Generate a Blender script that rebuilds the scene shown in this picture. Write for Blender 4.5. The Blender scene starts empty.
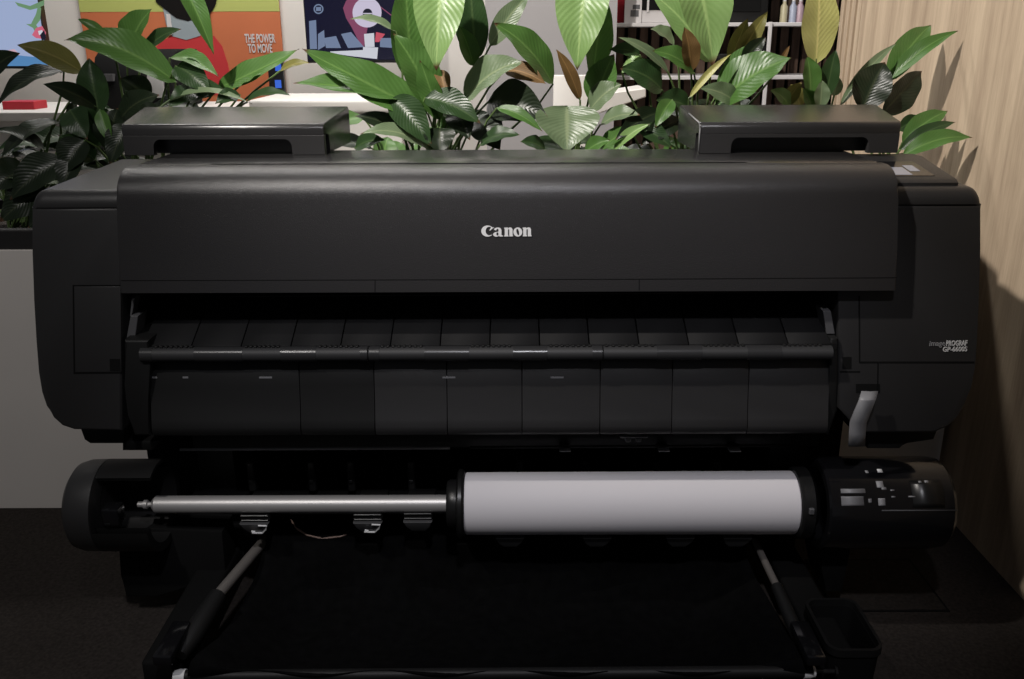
import bpy, bmesh, math, random
from mathutils import Vector, Matrix
random.seed(7)
S = bpy.context.scene
COL = S.collection
# ------------------------------------------------------------------ camera
H, PITCH, FPX, ROLL = 1.36, math.radians(18.5), 900.0, math.radians(0.2)
cd = bpy.data.cameras.new('camera')
cam = bpy.data.objects.new('camera', cd); COL.objects.link(cam)
cd.sensor_width = 36; cd.lens = FPX / 1024 * 36; cd.clip_start = .05
cam.matrix_world = (Matrix.Translation((0, 0, H)) @ Matrix.Rotation(math.pi/2 - PITCH, 4, 'X')
                    @ Matrix.Rotation(-ROLL, 4, 'Z'))
S.camera = cam
CR = cam.matrix_world.to_3x3()

def ray(px, py):
    return CR @ Vector(((px-512)/FPX, (339.5-py)/FPX, -1))
def at(px, py, Y):
    """world point at depth Y that was measured at this spot of the photograph"""
    d = ray(px, py); return Vector((0, 0, H)) + d*(Y/d.y)
def atz(px, py, Z):
    d = ray(px, py); return Vector((0, 0, H)) + d*((Z-H)/d.z)

# ------------------------------------------------------------------ materials
def lin(c): return tuple((x/12.92 if x <= .04045 else ((x+.055)/1.055)**2.4) for x in c)
def mat(name, col, rough=.5, metal=0, spec=.5, bump=0, bscale=600, coat=0, noise=0, nscale=8, emit=None, estr=1):
    m = bpy.data.materials.new(name); m.use_nodes = True
    nt = m.node_tree; b = nt.nodes['Principled BSDF']
    b.inputs['Base Color'].default_value = (*col, 1)
    b.inputs['Roughness'].default_value = rough; b.inputs['Metallic'].default_value = metal
    b.inputs['Specular IOR Level'].default_value = spec; b.inputs['Coat Weight'].default_value = coat
    if emit:
        b.inputs['Emission Color'].default_value = (*emit, 1); b.inputs['Emission Strength'].default_value = estr
    if bump or noise:
        tc = nt.nodes.new('ShaderNodeTexCoord')
    if bump:
        n = nt.nodes.new('ShaderNodeTexNoise'); n.inputs['Scale'].default_value = bscale
        nt.links.new(tc.outputs['Object'], n.inputs['Vector'])
        bp = nt.nodes.new('ShaderNodeBump'); bp.inputs['Strength'].default_value = bump; bp.inputs['Distance'].default_value = .001
        nt.links.new(n.outputs['Fac'], bp.inputs['Height']); nt.links.new(bp.outputs['Normal'], b.inputs['Normal'])
    if noise:
        n2 = nt.nodes.new('ShaderNodeTexNoise'); n2.inputs['Scale'].default_value = nscale; n2.inputs['Detail'].default_value = 6
        nt.links.new(tc.outputs['Object'], n2.inputs['Vector'])
        r = nt.nodes.new('ShaderNodeMapRange'); r.inputs['From Min'].default_value = .25; r.inputs['From Max'].default_value = .75
        r.inputs['To Min'].default_value = 1-noise; r.inputs['To Max'].default_value = 1+noise
        nt.links.new(n2.outputs['Fac'], r.inputs['Value'])
        mx = nt.nodes.new('ShaderNodeVectorMath'); mx.operation = 'SCALE'; mx.inputs[0].default_value = col
        nt.links.new(r.outputs['Result'], mx.inputs['Scale']); nt.links.new(mx.outputs['Vector'], b.inputs['Base Color'])
    return m
def emis(name, col, s=1.0):
    m = bpy.data.materials.new(name); m.use_nodes = True
    b = m.node_tree.nodes['Principled BSDF']
    b.inputs['Base Color'].default_value = (0, 0, 0, 1); b.inputs['Roughness'].default_value = .25
    b.inputs['Emission Color'].default_value = (*lin(col), 1); b.inputs['Emission Strength'].default_value = s
    return m

M = {}
M['plastic'] = mat('textured_black_plastic', (.026, .0254, .026), .40, spec=.5, bump=.35, bscale=900)
M['cover'] = mat('cover_black_plastic', (.028, .0268, .0274), .32, spec=.55, bump=.5, bscale=700)
M['dark'] = mat('dark_black_plastic', (.011, .011, .011), .5, spec=.3, bump=.2)
M['inner'] = mat('matt_black', (.0075, .0075, .0075), .75, spec=.08)
M['gloss'] = mat('gloss_black', (.008, .008, .009), .12, spec=.5)
M['satin'] = mat('satin_black_metal', (.012, .012, .012), .3, spec=.5)
M['bar'] = mat('bar_gloss_plastic', (.03, .03, .031), .27, spec=.6)
M['bardull'] = mat('bar_dull_plastic', (.03, .03, .031), .55, spec=.4)
M['lever'] = mat('grey_lever_plastic', (.26, .26, .27), .42)
M['bracket'] = mat('grey_bracket', (.10, .10, .105), .45)
M['steel'] = mat('brushed_aluminium', (.60, .585, .57), .42, .6, bump=.1, bscale=300)
M['paper'] = mat('white_paper', (.80, .775, .80), .6, spec=.2)
M['white'] = mat('white_print', (.75, .75, .75), .5)
M['grey'] = mat('grey_print', (.30, .30, .31), .5)
M['sticker'] = mat('grey_sticker', (.20, .20, .21), .45)
M['cloth'] = mat('black_basket_fabric', (.0042, .0042, .0044), .95, spec=.04, noise=.3, nscale=40)
M['planter'] = mat('planter_laminate', (.74, .70, .66), .55, spec=.3, noise=.04, nscale=3)
M['rim'] = mat('planter_black_rim', (.015, .014, .014), .6)
M['soil'] = mat('planter_soil', (.02, .014, .01), .95, noise=.5, nscale=60, bump=1, bscale=80)
M['wallw'] = mat('white_painted_wall', (.66, .63, .59), .8, noise=.03, nscale=2)
M['wallg'] = mat('grey_painted_wall', (.30, .29, .295), .8, noise=.03, nscale=2)
M['counter'] = mat('white_counter', (.68, .66, .63), .45)
M['screenlcd'] = mat('small_lcd', (.12, .12, .14), .15, emit=(.42, .43, .50), estr=.30)
M['floor'] = mat('dark_carpet', (.034, .029, .026), .95, spec=.1, noise=.35, nscale=120, bump=1, bscale=400)
M['hatch'] = mat('hatch_carpet', (.030, .026, .023), .95, spec=.1, noise=.35, nscale=120)
M['cable'] = mat('cable_beige', (.35, .24, .19), .5)
M['frameW'] = mat('shelf_white_metal', (.62, .60, .60), .5)
M['tvblack'] = mat('tv_black', (.012, .012, .014), .3)
M['red'] = mat('red_print', (.55, .02, .03), .6)
M['redpack'] = mat('red_pack', (.45, .015, .03), .5)
M['lightpack'] = mat('light_pack', (.6, .58, .58), .5)
M['guide'] = mat('guide_black_plastic', (.0095, .0095, .01), .6, spec=.15, bump=.2)
M['armmetal'] = mat('arm_dull_steel', (.26, .24, .22), .4, .4)
M['deck'] = mat('smooth_black_plastic', (.024, .0235, .024), .24, spec=.6, bump=.15, bscale=900)
M['flap'] = mat('flap_gloss_plastic', (.07, .07, .072), .22, spec=.6)
M['clear'] = mat('lever_clear', (.03, .03, .03), .1)

def wood(name, c1, c2, sx=22, sz=1.1, rough=.55):
    m = bpy.data.materials.new(name); m.use_nodes = True; nt = m.node_tree; b = nt.nodes['Principled BSDF']
    tc = nt.nodes.new('ShaderNodeTexCoord'); mp = nt.nodes.new('ShaderNodeMapping')
    mp.inputs['Scale'].default_value = (sx, sx, sz)
    nt.links.new(tc.outputs['Object'], mp.inputs['Vector'])
    n = nt.nodes.new('ShaderNodeTexNoise'); n.inputs['Scale'].default_value = 1; n.inputs['Detail'].default_value = 7
    n.inputs['Distortion'].default_value = .6
    nt.links.new(mp.outputs['Vector'], n.inputs['Vector'])
    mp2 = nt.nodes.new('ShaderNodeMapping'); mp2.inputs['Scale'].default_value = (sx*9, sx*9, sz*14)
    nt.links.new(tc.outputs['Object'], mp2.inputs['Vector'])
    n2 = nt.nodes.new('ShaderNodeTexNoise'); n2.inputs['Scale'].default_value = 1; n2.inputs['Detail'].default_value = 3
    nt.links.new(mp2.outputs['Vector'], n2.inputs['Vector'])
    add = nt.nodes.new('ShaderNodeMath'); add.operation = 'MULTIPLY_ADD'; add.inputs[1].default_value = .35
    nt.links.new(n2.outputs['Fac'], add.inputs[0]); nt.links.new(n.outputs['Fac'], add.inputs[2])
    r = nt.nodes.new('ShaderNodeValToRGB'); r.color_ramp.elements[0].position = .42; r.color_ramp.elements[1].position = .92
    r.color_ramp.elements[0].color = (*c1, 1); r.color_ramp.elements[1].color = (*c2, 1)
    nt.links.new(add.outputs[0], r.inputs['Fac']); nt.links.new(r.outputs['Color'], b.inputs['Base Color'])
    b.inputs['Roughness'].default_value = rough; b.inputs['Specular IOR Level'].default_value = .3
    return m
M['oak'] = wood('pale_oak', (.36, .27, .19), (.60, .48, .345))
M['slat'] = wood('brown_slat_wood', (.06, .035, .025), (.15, .10, .075), 30, 1.5)

def leafmat(name, c, c2, vein=.09, dry=.95, rough=.36, trans=.18):
    m = bpy.data.materials.new(name); m.use_nodes = True; nt = m.node_tree
    b = nt.nodes['Principled BSDF']; L = nt.links
    uv = nt.nodes.new('ShaderNodeUVMap'); uv.uv_map = 'leaf'
    sp = nt.nodes.new('ShaderNodeSeparateXYZ'); L.new(uv.outputs['UV'], sp.inputs[0])
    ab = nt.nodes.new('ShaderNodeMath'); ab.operation = 'SUBTRACT'; ab.inputs[1].default_value = .5; L.new(sp.outputs['X'], ab.inputs[0])
    a2 = nt.nodes.new('ShaderNodeMath'); a2.operation = 'ABSOLUTE'; L.new(ab.outputs[0], a2.inputs[0])
    ph = nt.nodes.new('ShaderNodeMath'); ph.operation = 'MULTIPLY_ADD'; ph.inputs[1].default_value = -.55; L.new(a2.outputs[0], ph.inputs[0]); L.new(sp.outputs['Y'], ph.inputs[2])
    fr = nt.nodes.new('ShaderNodeMath'); fr.operation = 'MULTIPLY'; fr.inputs[1].default_value = 95; L.new(ph.outputs[0], fr.inputs[0])
    sn = nt.nodes.new('ShaderNodeMath'); sn.operation = 'SINE'; L.new(fr.outputs[0], sn.inputs[0])
    tc = nt.nodes.new('ShaderNodeTexCoord'); nz = nt.nodes.new('ShaderNodeTexNoise'); nz.inputs['Scale'].default_value = 14; nz.inputs['Detail'].default_value = 3
    L.new(tc.outputs['Object'], nz.inputs['Vector'])
    f = nt.nodes.new('ShaderNodeMath'); f.operation = 'MULTIPLY_ADD'; f.inputs[1].default_value = vein; L.new(sn.outputs[0], f.inputs[0]); L.new(nz.outputs['Fac'], f.inputs[2])
    mix = nt.nodes.new('ShaderNodeMix'); mix.data_type = 'RGBA'; mix.clamp_factor = True
    L.new(f.outputs[0], mix.inputs['Factor']); mix.inputs['A'].default_value = (*c, 1); mix.inputs['B'].default_value = (*c2, 1)
    rib = nt.nodes.new('ShaderNodeMapRange'); rib.inputs['From Min'].default_value = .015; rib.inputs['From Max'].default_value = .05
    rib.inputs['To Min'].default_value = .7; rib.inputs['To Max'].default_value = 0; L.new(a2.outputs[0], rib.inputs['Value'])
    m2 = nt.nodes.new('ShaderNodeMix'); m2.data_type = 'RGBA'; L.new(rib.outputs['Result'], m2.inputs['Factor'])
    L.new(mix.outputs['Result'], m2.inputs['A']); m2.inputs['B'].default_value = (c2[0]*1.4+.02, c2[1]*1.3+.02, c2[2]*1.3+.01, 1)
    dr = nt.nodes.new('ShaderNodeMath'); dr.operation = 'MULTIPLY_ADD'; dr.inputs[1].default_value = .12; L.new(nz.outputs['Fac'], dr.inputs[0]); L.new(sp.outputs['Y'], dr.inputs[2])
    d2 = nt.nodes.new('ShaderNodeMapRange'); d2.inputs['From Min'].default_value = dry+.05; d2.inputs['From Max'].default_value = dry+.09; L.new(dr.outputs[0], d2.inputs['Value'])
    m3 = nt.nodes.new('ShaderNodeMix'); m3.data_type = 'RGBA'; L.new(d2.outputs['Result'], m3.inputs['Factor'])
    L.new(m2.outputs['Result'], m3.inputs['A']); m3.inputs['B'].default_value = (.10, .05, .025, 1)
    L.new(m3.outputs['Result'], b.inputs['Base Color'])
    b.inputs['Roughness'].default_value = rough; b.inputs['Specular IOR Level'].default_value = .45
    bp = nt.nodes.new('ShaderNodeBump'); bp.inputs['Strength'].default_value = .11; bp.inputs['Distance'].default_value = .003
    L.new(sn.outputs[0], bp.inputs['Height']); L.new(bp.outputs['Normal'], b.inputs['Normal'])
    tr = nt.nodes.new('ShaderNodeBsdfTranslucent'); L.new(m3.outputs['Result'], tr.inputs['Color'])
    ms = nt.nodes.new('ShaderNodeMixShader'); ms.inputs[0].default_value = trans
    out = nt.nodes['Material Output']
    L.new(b.outputs[0], ms.inputs[1]); L.new(tr.outputs[0], ms.inputs[2]); L.new(ms.outputs[0], out.inputs['Surface'])
    return m
LM = [leafmat('leaf_light_green', (.17, .30, .085), (.27, .42, .16)),
      leafmat('leaf_mid_green', (.055, .135, .025), (.095, .20, .05)),
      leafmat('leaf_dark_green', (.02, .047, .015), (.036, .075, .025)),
      leafmat('leaf_yellow', (.40, .40, .12), (.52, .50, .2), dry=1.2),
      leafmat('leaf_withered_brown', (.12, .065, .02), (.24, .14, .05), dry=1.2, rough=.6),
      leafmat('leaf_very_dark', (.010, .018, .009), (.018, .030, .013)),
      leafmat('leaf_grey_green', (.11, .17, .085), (.19, .25, .14)),
      leafmat('leaf_olive', (.15, .15, .035), (.24, .22, .07))]
M['petiole'] = mat('petiole_green', (.10, .16, .05), .45, noise=.3, nscale=20)

# ------------------------------------------------------------------ mesh builder
class MB:
    def __init__(s): s.bm = bmesh.new()
    def box(s, a, b, bev=0, seg=2):
        a, b = Vector(a), Vector(b)
        return s.hexa([(x, y, z) for z in (a.z, b.z) for x, y in ((a.x, a.y), (b.x, a.y), (b.x, b.y), (a.x, b.y))], bev, seg)
    def hexa(s, p, bev=0, seg=2):
        v = [s.bm.verts.new(q) for q in p]
        fs = [s.bm.faces.new([v[i] for i in f]) for f in ((3,2,1,0),(4,5,6,7),(0,1,5,4),(1,2,6,5),(2,3,7,6),(3,0,4,7))]
        s._bev(fs, bev, seg)
        return fs
    def _bev(s, fs, bev, seg, edges=None):
        if bev:
            es = edges or list({e for f in fs for e in f.edges})
            bmesh.ops.bevel(s.bm, geom=es, offset=bev, segments=seg, affect='EDGES', profile=.5)
    def loft(s, A, B, bev=0, seg=2, front_only=False):
        """solid between two equal closed outlines"""
        va = [s.bm.verts.new(q) for q in A]; vb = [s.bm.verts.new(q) for q in B]
        n = len(A)
        fa = s.bm.faces.new(va); fb = s.bm.faces.new(vb[::-1])
        fs = [fa, fb]+[s.bm.faces.new((va[i], vb[i], vb[(i+1) % n], va[(i+1) % n])) for i in range(n)]
        if bev:
            es = list(fa.edges) if front_only else list(fa.edges)+list(fb.edges)
            s._bev(fs, bev, seg, es)
    def prism_x(s, yz, x0, x1, bev=0, seg=2, flare=None):
        f = flare or (lambda x, y, z: x)
        s.loft([(f(x0, y, z), y, z) for y, z in yz], [(f(x1, y, z), y, z) for y, z in yz], bev, seg)
    def prism_y(s, xz, y0, y1, bev=0, seg=2):
        s.loft([(x, y0, z) for x, z in xz], [(x, y1, z) for x, z in xz], bev, seg, True)
    def tube(s, pts, r, seg=10, caps=True):
        pts = [Vector(p) for p in pts]; rr = r if isinstance(r, (list, tuple)) else [r]*len(pts)
        rings = []; up = Vector((0.13, .21, .97))
        for i, p in enumerate(pts):
            t = (pts[min(i+1, len(pts)-1)]-pts[max(i-1, 0)]).normalized()
            u = t.cross(up)
            if u.length < .05: u = t.cross(Vector((1, 0, 0)))
            u.normalize(); w = t.cross(u)
            rings.append([s.bm.verts.new(p+(u*math.cos(a)+w*math.sin(a))*rr[i]) for a in (2*math.pi*k/seg for k in range(seg))])
        for a, b in zip(rings, rings[1:]):
            for k in range(seg):
                f = s.bm.faces.new((a[k], a[(k+1) % seg], b[(k+1) % seg], b[k])); f.smooth = True
        if caps: s.bm.faces.new(rings[0][::-1]); s.bm.faces.new(rings[-1])
    def lathe_x(s, prof, cy, cz, seg=64, a0=0, a1=360):
        full = abs(a1-a0) >= 360
        n = seg if full else max(4, int(seg*(a1-a0)/360))
        rings = []
        for x, r in prof:
            rings.append([s.bm.verts.new((x, cy-r*math.cos(a), cz+r*math.sin(a))) for a in (math.radians(a0+(a1-a0)*k/n) for k in range(n if full else n+1))])
        m = len(rings[0])
        for a, b in zip(rings, rings[1:]):
            for k in range(m if full else m-1):
                try:
                    f = s.bm.faces.new((a[k], a[(k+1) % m], b[(k+1) % m], b[k])); f.smooth = True
                except ValueError: pass
    def grid(s, rows, smooth=True, thick=None):
        v = [[s.bm.verts.new(p) for p in r] for r in rows]
        for a, b in zip(v, v[1:]):
            for i in range(len(a)-1):
                f = s.bm.faces.new((a[i], a[i+1], b[i+1], b[i])); f.smooth = smooth
    def poly(s, pts):
        s.bm.faces.new([s.bm.verts.new(p) for p in pts])
    def build(s, name, m, parent=None, smooth=False, solid=0, clean=True):
        if clean: bmesh.ops.recalc_face_normals(s.bm, faces=s.bm.faces)
        off = Vector((0, 0, 0)); p = parent
        while p: off += p.location; p = p.parent
        me = bpy.data.meshes.new(name)
        if parent is None and len(s.bm.verts):
            lo = Vector([min(v.co[i] for v in s.bm.verts) for i in range(3)]); hi = Vector([max(v.co[i] for v in s.bm.verts) for i in range(3)])
            org = Vector(((lo.x+hi.x)/2, (lo.y+hi.y)/2, lo.z))
        else: org = off
        bmesh.ops.translate(s.bm, verts=s.bm.verts, vec=-org)
        s.bm.to_mesh(me); s.bm.free()
        for mm in (m if isinstance(m, list) else [m]): me.materials.append(mm)
        o = bpy.data.objects.new(name, me); COL.objects.link(o)
        if parent: o.parent = parent
        else: o.location = org
        if smooth:
            for f in me.polygons: f.use_smooth = True
            try: me.set_sharp_from_angle(angle=math.radians(35))
            except Exception: pass
        if solid:
            md = o.modifiers.new('thickness', 'SOLIDIFY'); md.thickness = solid; md.offset = 0
        return o
def tag(o, label=None, cat=None, group=None, kind=None):
    for k, v in (('label', label), ('category', cat), ('group', group), ('kind', kind)):
        if v: o[k] = v
    return o
def thing(name, loc, label, cat, group=None):
    o = bpy.data.objects.new(name, None); COL.objects.link(o); o.location = loc; o.empty_display_size = .1
    return tag(o, label, cat, group)
def bx(name, a, b, m, parent=None, bev=0, seg=2):
    q = MB(); q.box(a, b, bev, seg); return q.build(name, m, parent, smooth=bool(bev))
def arc(cx, cy, r, a0, a1, n, ry=None):
    ry = ry or r
    return [(cx+r*math.cos(math.radians(a0+(a1-a0)*k/n)), cy+ry*math.sin(math.radians(a0+(a1-a0)*k/n))) for k in range(n+1)]

def curve_shape(loops, depth=.0006):
    """filled outlines (with holes) -> list of verts / faces, lying in XY"""
    c = bpy.data.curves.new('outline', 'CURVE'); c.dimensions = '2D'; c.fill_mode = 'BOTH'; c.extrude = depth
    for lp in loops:
        sp = c.splines.new('POLY'); sp.points.add(len(lp)-1)
        for p, (x, y) in zip(sp.points, lp): p.co = (x, y, 0, 1)
        sp.use_cyclic_u = True
    return _eval(c)
def text_shape(txt, size=1, bold=0, depth=.0006, align='LEFT', sx=1):
    c = bpy.data.curves.new('text', 'FONT'); c.body = txt; c.size = size; c.offset = bold; c.extrude = depth; c.align_x = align
    c.resolution_u = 3
    v, f = _eval(c)
    return [Vector((p.x*sx, p.y, p.z)) for p in v], f
def _eval(c):
    o = bpy.data.objects.new('tmp', c); COL.objects.link(o)
    dg = bpy.context.evaluated_depsgraph_get(); dg.update()
    me = o.evaluated_get(dg).to_mesh()
    v = [p.co.copy() for p in me.vertices]; f = [tuple(q.vertices) for q in me.polygons]
    o.evaluated_get(dg).to_mesh_clear(); bpy.data.objects.remove(o); bpy.data.curves.remove(c)
    return v, f
def shape_obj(name, vf, org, ux, uy, m, parent):
    """place a flat shape in the plane org + x*ux + y*uy"""
    ux, uy = Vector(ux).normalized(), Vector(uy).normalized(); uz = ux.cross(uy); org = Vector(org)
    q = MB(); vs = [q.bm.verts.new(org+ux*p.x+uy*p.y+uz*p.z) for p in vf[0]]
    for f in vf[1]:
        try: q.bm.faces.new([vs[i] for i in f])
        except ValueError: pass
    return q.build(name, m, parent)

# ------------------------------------------------------------------ the setting
def struct(o): o['kind'] = 'structure'; return o
WX = 1.30
struct(bx('floor', (-4.5, -1.5, -.06), (3.0, 6.2, 0), M['floor']))
struct(bx('wall_right', (WX, .3, 0), (WX+.12, 3.55, 3.1), M['oak']))
q = MB()
for k in range(4):
    y = 3.55+.06*k
    q.box((WX+.002, y+.012, 0), (WX+.03, y+.05, 3.1))
q.box((WX+.03, 3.55, 0), (WX+.12, 3.79, 3.1))
struct(q.build('trim_1', M['oak']))
struct(bx('wall_back', (-4.5, 5.2, 0), (3.0, 5.3, 3.1), M['wallw']))
struct(bx('wall_partition', (-.12, 4.5, 0), (.50, 5.19, 3.1), M['wallg']))

# floor access hatch beside the printer
hx0, hx1, hy0, hy1 = .80, 1.09, 1.912, 2.15
hr = thing('floor_hatch', ((hx0+hx1)/2, (hy0+hy1)/2, 0), 'square access hatch flush in the dark carpet beside the oak wall', 'floor hatch')
bx('hatch_lid', (hx0+.006, hy0+.006, .0005), (hx1-.006, hy1-.006, .003), M['hatch'], hr)
q = MB()
for a, b in (((hx0, hy0), (hx1, hy0+.005)), ((hx0, hy1-.005), (hx1, hy1)), ((hx0, hy0+.005), (hx0+.005, hy1-.005)), ((hx1-.005, hy0+.005), (hx1, hy1-.005))):
    q.box((*a, .0003), (*b, .0018))
q.build('hatch_frame', M['inner'], hr)

# ------------------------------------------------------------------ printer
PR = thing('large_format_printer', (0, 2.05, 0), 'wide black large format printer on its stand, filling the middle of the picture', 'printer')
LEAN = .115
def yf(z): return 1.875-(1.03-z)*LEAN
def on_front(px, py, off=0):
    Y = 1.87
    for _ in range(6): Y = yf(at(px, py, Y).z)+off
    return at(px, py, Y)
def front_solid(name, pix, m, parent, yback=2.28, off=0, bev=.006):
    A = [on_front(x, y, off) for x, y in pix]
    B = [Vector((p.x, yback if yback > 1 else p.y+yback, p.z)) for p in A]
    q = MB(); q.loft(A, B, bev, 3, True); return q.build(name, m, parent, smooth=True)

# end panels (outline followed round the big bottom corner)
Lo = [(31.5, 208), (32.5, 250), (34.2, 300), (36.5, 340), (39, 372), (42.3, 392), (47, 406), (53, 418), (62, 426), (74, 430), (122, 431), (122, 208)]
endL = front_solid('end_panel', Lo, M['plastic'], PR)
Ro = [(981.5, 205), (980.3, 250), (978.8, 300), (977, 340), (975, 366), (971, 388), (966, 404), (958, 418), (948, 427), (934, 433), (862, 433), (838, 408), (838, 205)]
endR = front_solid('end_panel', Ro, M['plastic'], PR)
# shoulder caps on top of the end panels
def shoulder(pts, nm='shoulder_cap'):
    A = [on_front(x, y) for x, y in pts]
    q = MB(); x0 = min(p.x for p in A); x1 = max(p.x for p in A); z0 = min(p.z for p in A)
    z1 = 1.062; y0 = 1.874; R2 = .028
    def sec(x, k):   # section, pulled in by k at the rounded outer end
        return [(x, y0+k*.2, z0), (x, y0+k*.2, z1-.03-k)]+[(x, y0+k*.2+.03-.03*math.cos(t), z1-k-.03+.03*math.sin(t)) for t in (math.radians(15*q) for q in range(1, 7))]+[(x, 2.30, z1+.012-k), (x, 2.30, z0)]
    outs = [(R2*(1-math.sin(t)), R2*(1-math.cos(t))) for t in (math.radians(15*q) for q in range(0, 7))]   # (distance from the end, drop)
    left = x0 < -.5
    secs = [sec(x0+d if left else x1-d, k) for d, k in reversed(outs)] + [sec(x1 if left else x0, 0)]
    q = MB(); vs = [[q.bm.verts.new(p) for p in c] for c in secs]
    for a, b in zip(vs, vs[1:]):
        for n in range(len(a)): q.bm.faces.new((a[n], a[(n+1) % len(a)], b[(n+1) % len(a)], b[n]))
    q.bm.faces.new(vs[0]); q.bm.faces.new(vs[-1][::-1])
    return q.build(nm, M['plastic'], PR, smooth=True)
shoulder([(30.8, 207.4), (118, 207.4)]); shoulder([(868, 204.2), (982.3, 204.2)])

def ledge(pix, m=M['dark'], Y=1.86, yb=2.2, nm='bottom_step'):
    q = MB(); A = [at(x, y, Y) for x, y in pix]
    q.loft(A, [Vector((p.x, yb, p.z)) for p in A], .005, 2, True); return q.build(nm, m, PR, smooth=True)
ledge([(80, 429), (84, 440), (90, 444), (124, 444), (124, 429)])
ledge([(122, 441), (122, 451), (152, 451), (160, 441)], Y=1.88)
ledge([(868, 430), (868, 449), (900, 449), (906, 441), (934, 440), (938, 430)])
# doors, seams and notches on the end panels
def panel(name, pix, m, parent, proud=.002, bev=.0015):
    return front_solid(name, pix, m, parent, yback=.004, off=-proud, bev=bev)
def seam(name, pix, parent, proud=.0008):
    return front_solid(name, pix, M['inner'], parent, yback=.002, off=-proud, bev=0)
seam('door_gap', [(72.5, 285), (73.5, 374), (121, 373.5), (120, 285)], endL)
panel('access_door', [(74, 286.5), (75, 372.5), (121.5, 372), (120.5, 286.5)], M['plastic'], endL)
seam('door_notch', [(109.5, 359), (110, 371), (120.5, 371), (120, 359)], endL, .0026)
seam('panel_seam', [(860, 361.5), (860, 363.2), (974.3, 363.2), (974.4, 361.5)], endR)
seam('panel_seam', [(858.5, 296), (859, 363), (860.3, 363), (860, 296)], endR)
seam('panel_seam', [(840, 371), (840, 372.5), (860, 372.5), (860, 371)], endR)
seam('panel_seam', [(877.5, 363), (877, 392), (878.2, 392), (878.7, 363)], endR)
seam('door_notch', [(842.5, 357), (842.5, 369), (851.5, 369), (851.5, 357)], endR)
seam('lever_slot', [(856, 384), (856, 393), (880, 393), (880, 384)], endR)

# carcass behind the cover and the recess
q = MB()
q.box((-.80, 1.93, .862), (.78, 2.28, 1.085)); q.box((-.84, 2.03, .47), (.80, 2.28, .865))
q.box((-.875, 1.95, .9), (.86, 2.27, 1.055)); q.build('carcass', M['inner'], PR)
# top deck plate
q = MB()
q.prism_x([(1.935, 1.095), (1.938, 1.104), (1.945, 1.107), (2.19, 1.107), (2.2, 1.10), (2.2, 1.06), (1.935, 1.06)], -.80, .785, .004, 2)
q.build('top_deck', M['deck'], PR, smooth=True)
q = MB(); q.box((-.64, 1.9365, 1.1), (.50, 1.944, 1.1082)); q.build('deck_slot', M['inner'], PR)

# front cover
ztop, zb = 1.105, .856
cprof = []
yfc = lambda z: yf(z)-.034
cprof += [(yfc(zb), zb), (yfc(.95), .95), (yfc(1.045), 1.045)]
R_ = .058
y0 = yfc(1.048)
cprof += [(y0+R_*(1-math.cos(math.radians(a)))*1.35, 1.048+R_*math.sin(math.radians(a))) for a in range(10, 91, 8)]
cprof += [(1.934, 1.107), (1.934, 1.06), (1.90, 1.0), (1.90, zb)]
pL = at(115.5, 190, y0); pL2 = at(120, 292, yfc(zb)); pR = at(899, 188, y0); pR2 = at(896.5, 289, yfc(zb))
def flare(x, y, z):
    t = min(max((1.07-z)/(1.07-zb), 0), 1)
    return (pL.x+(pL2.x-pL.x)*t) if x < 0 else (pR.x+(pR2.x-pR.x)*t)
q = MB(); q.prism_x(cprof, -1, 1, .0045, 3, flare)
FC = q.build('front_cover', M['cover'], PR, smooth=True)
def on_cover(px, py, off=-.034):
    return on_front(px, py, off)
# thin lower lip seam with its two joints
def cseam(pix):
    A = [on_cover(x, y, -.0345) for x, y in pix]
    q = MB(); q.loft(A, [p+Vector((0, .002, 0)) for p in A]); return q.build('cover_seam', M['inner'], FC)
cseam([(121, 280.3), (121, 281), (640, 279.5), (640, 278.8)])
cseam([(640, 278.8), (640, 279.5), (897, 278), (897, 277.3)])
cseam([(374.6, 280), (374.6, 292), (375.4, 292), (375.4, 280)])
cseam([(638.8, 279), (638.8, 290.5), (639.6, 290.5), (639.6, 279)])

# maker's name: five heavy letters with a beaked C
def ell(cx, cy, rx, ry, a0, a1, n=20, tilt=0):
    out = []
    for k in range(n+1):
        a = math.radians(a0+(a1-a0)*k/n); x, y = rx*math.cos(a), ry*math.sin(a); t = math.radians(tilt)
        out.append((cx+x*math.cos(t)-y*math.sin(t), cy+x*math.sin(t)+y*math.cos(t)))
    return out
def g_C():
    return [ell(47, 40, 47, 41, 42, 322, 30)+[(80, 12)]+ell(60, 40, 27, 32, 300, 62, 22)+[(70, 62), (60, 44), (66, 43), (80, 56), (96, 66)]]
def g_a(x):
    o = [(x+6, 50)]+ell(x+34, 46, 28, 20, 160, 20, 14)+[(x+62, 46), (x+62, 10), (x+74, 6), (x+74, 0), (x+50, -1), (x+42, 6)]+ell(x+24, 15, 24, 17, 300, 90, 12)+[(x+40, 36), (x+40, 48)]+ell(x+33, 48, 7, 9, 20, 160, 6)+[(x+22, 44)]
    h = ell(x+32, 18, 8, 12, 0, 360, 16)[:-1]
    return [o, h]
def g_n(x):
    return [[(x, 0), (x, 6), (x+4, 8), (x+4, 56), (x, 58), (x, 64), (x+26, 66), (x+27, 58)]+ell(x+44, 48, 18, 18, 120, 0, 10)+[(x+62, 8), (x+66, 6), (x+66, 0), (x+38, 0), (x+38, 46)]+ell(x+33, 46, 5, 8, 0, 180, 6)+[(x+28, 8), (x+32, 6), (x+32, 0)]]
def g_o(x):
    return [ell(x+33, 32, 33, 34, 0, 360, 32)[:-1], ell(x+33, 32, 9, 25, 0, 360, 24, 14)[:-1]]
loops = g_C()+g_a(88)+g_n(170)+g_o(238)+g_n(307)
p0 = on_cover(481.3, 236.5, -.0352); p1 = on_cover(531.7, 236.3, -.0352)
k = (p1-p0).length/374
vf = curve_shape([[(x*k, y*k) for x, y in lp] for lp in loops])
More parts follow.
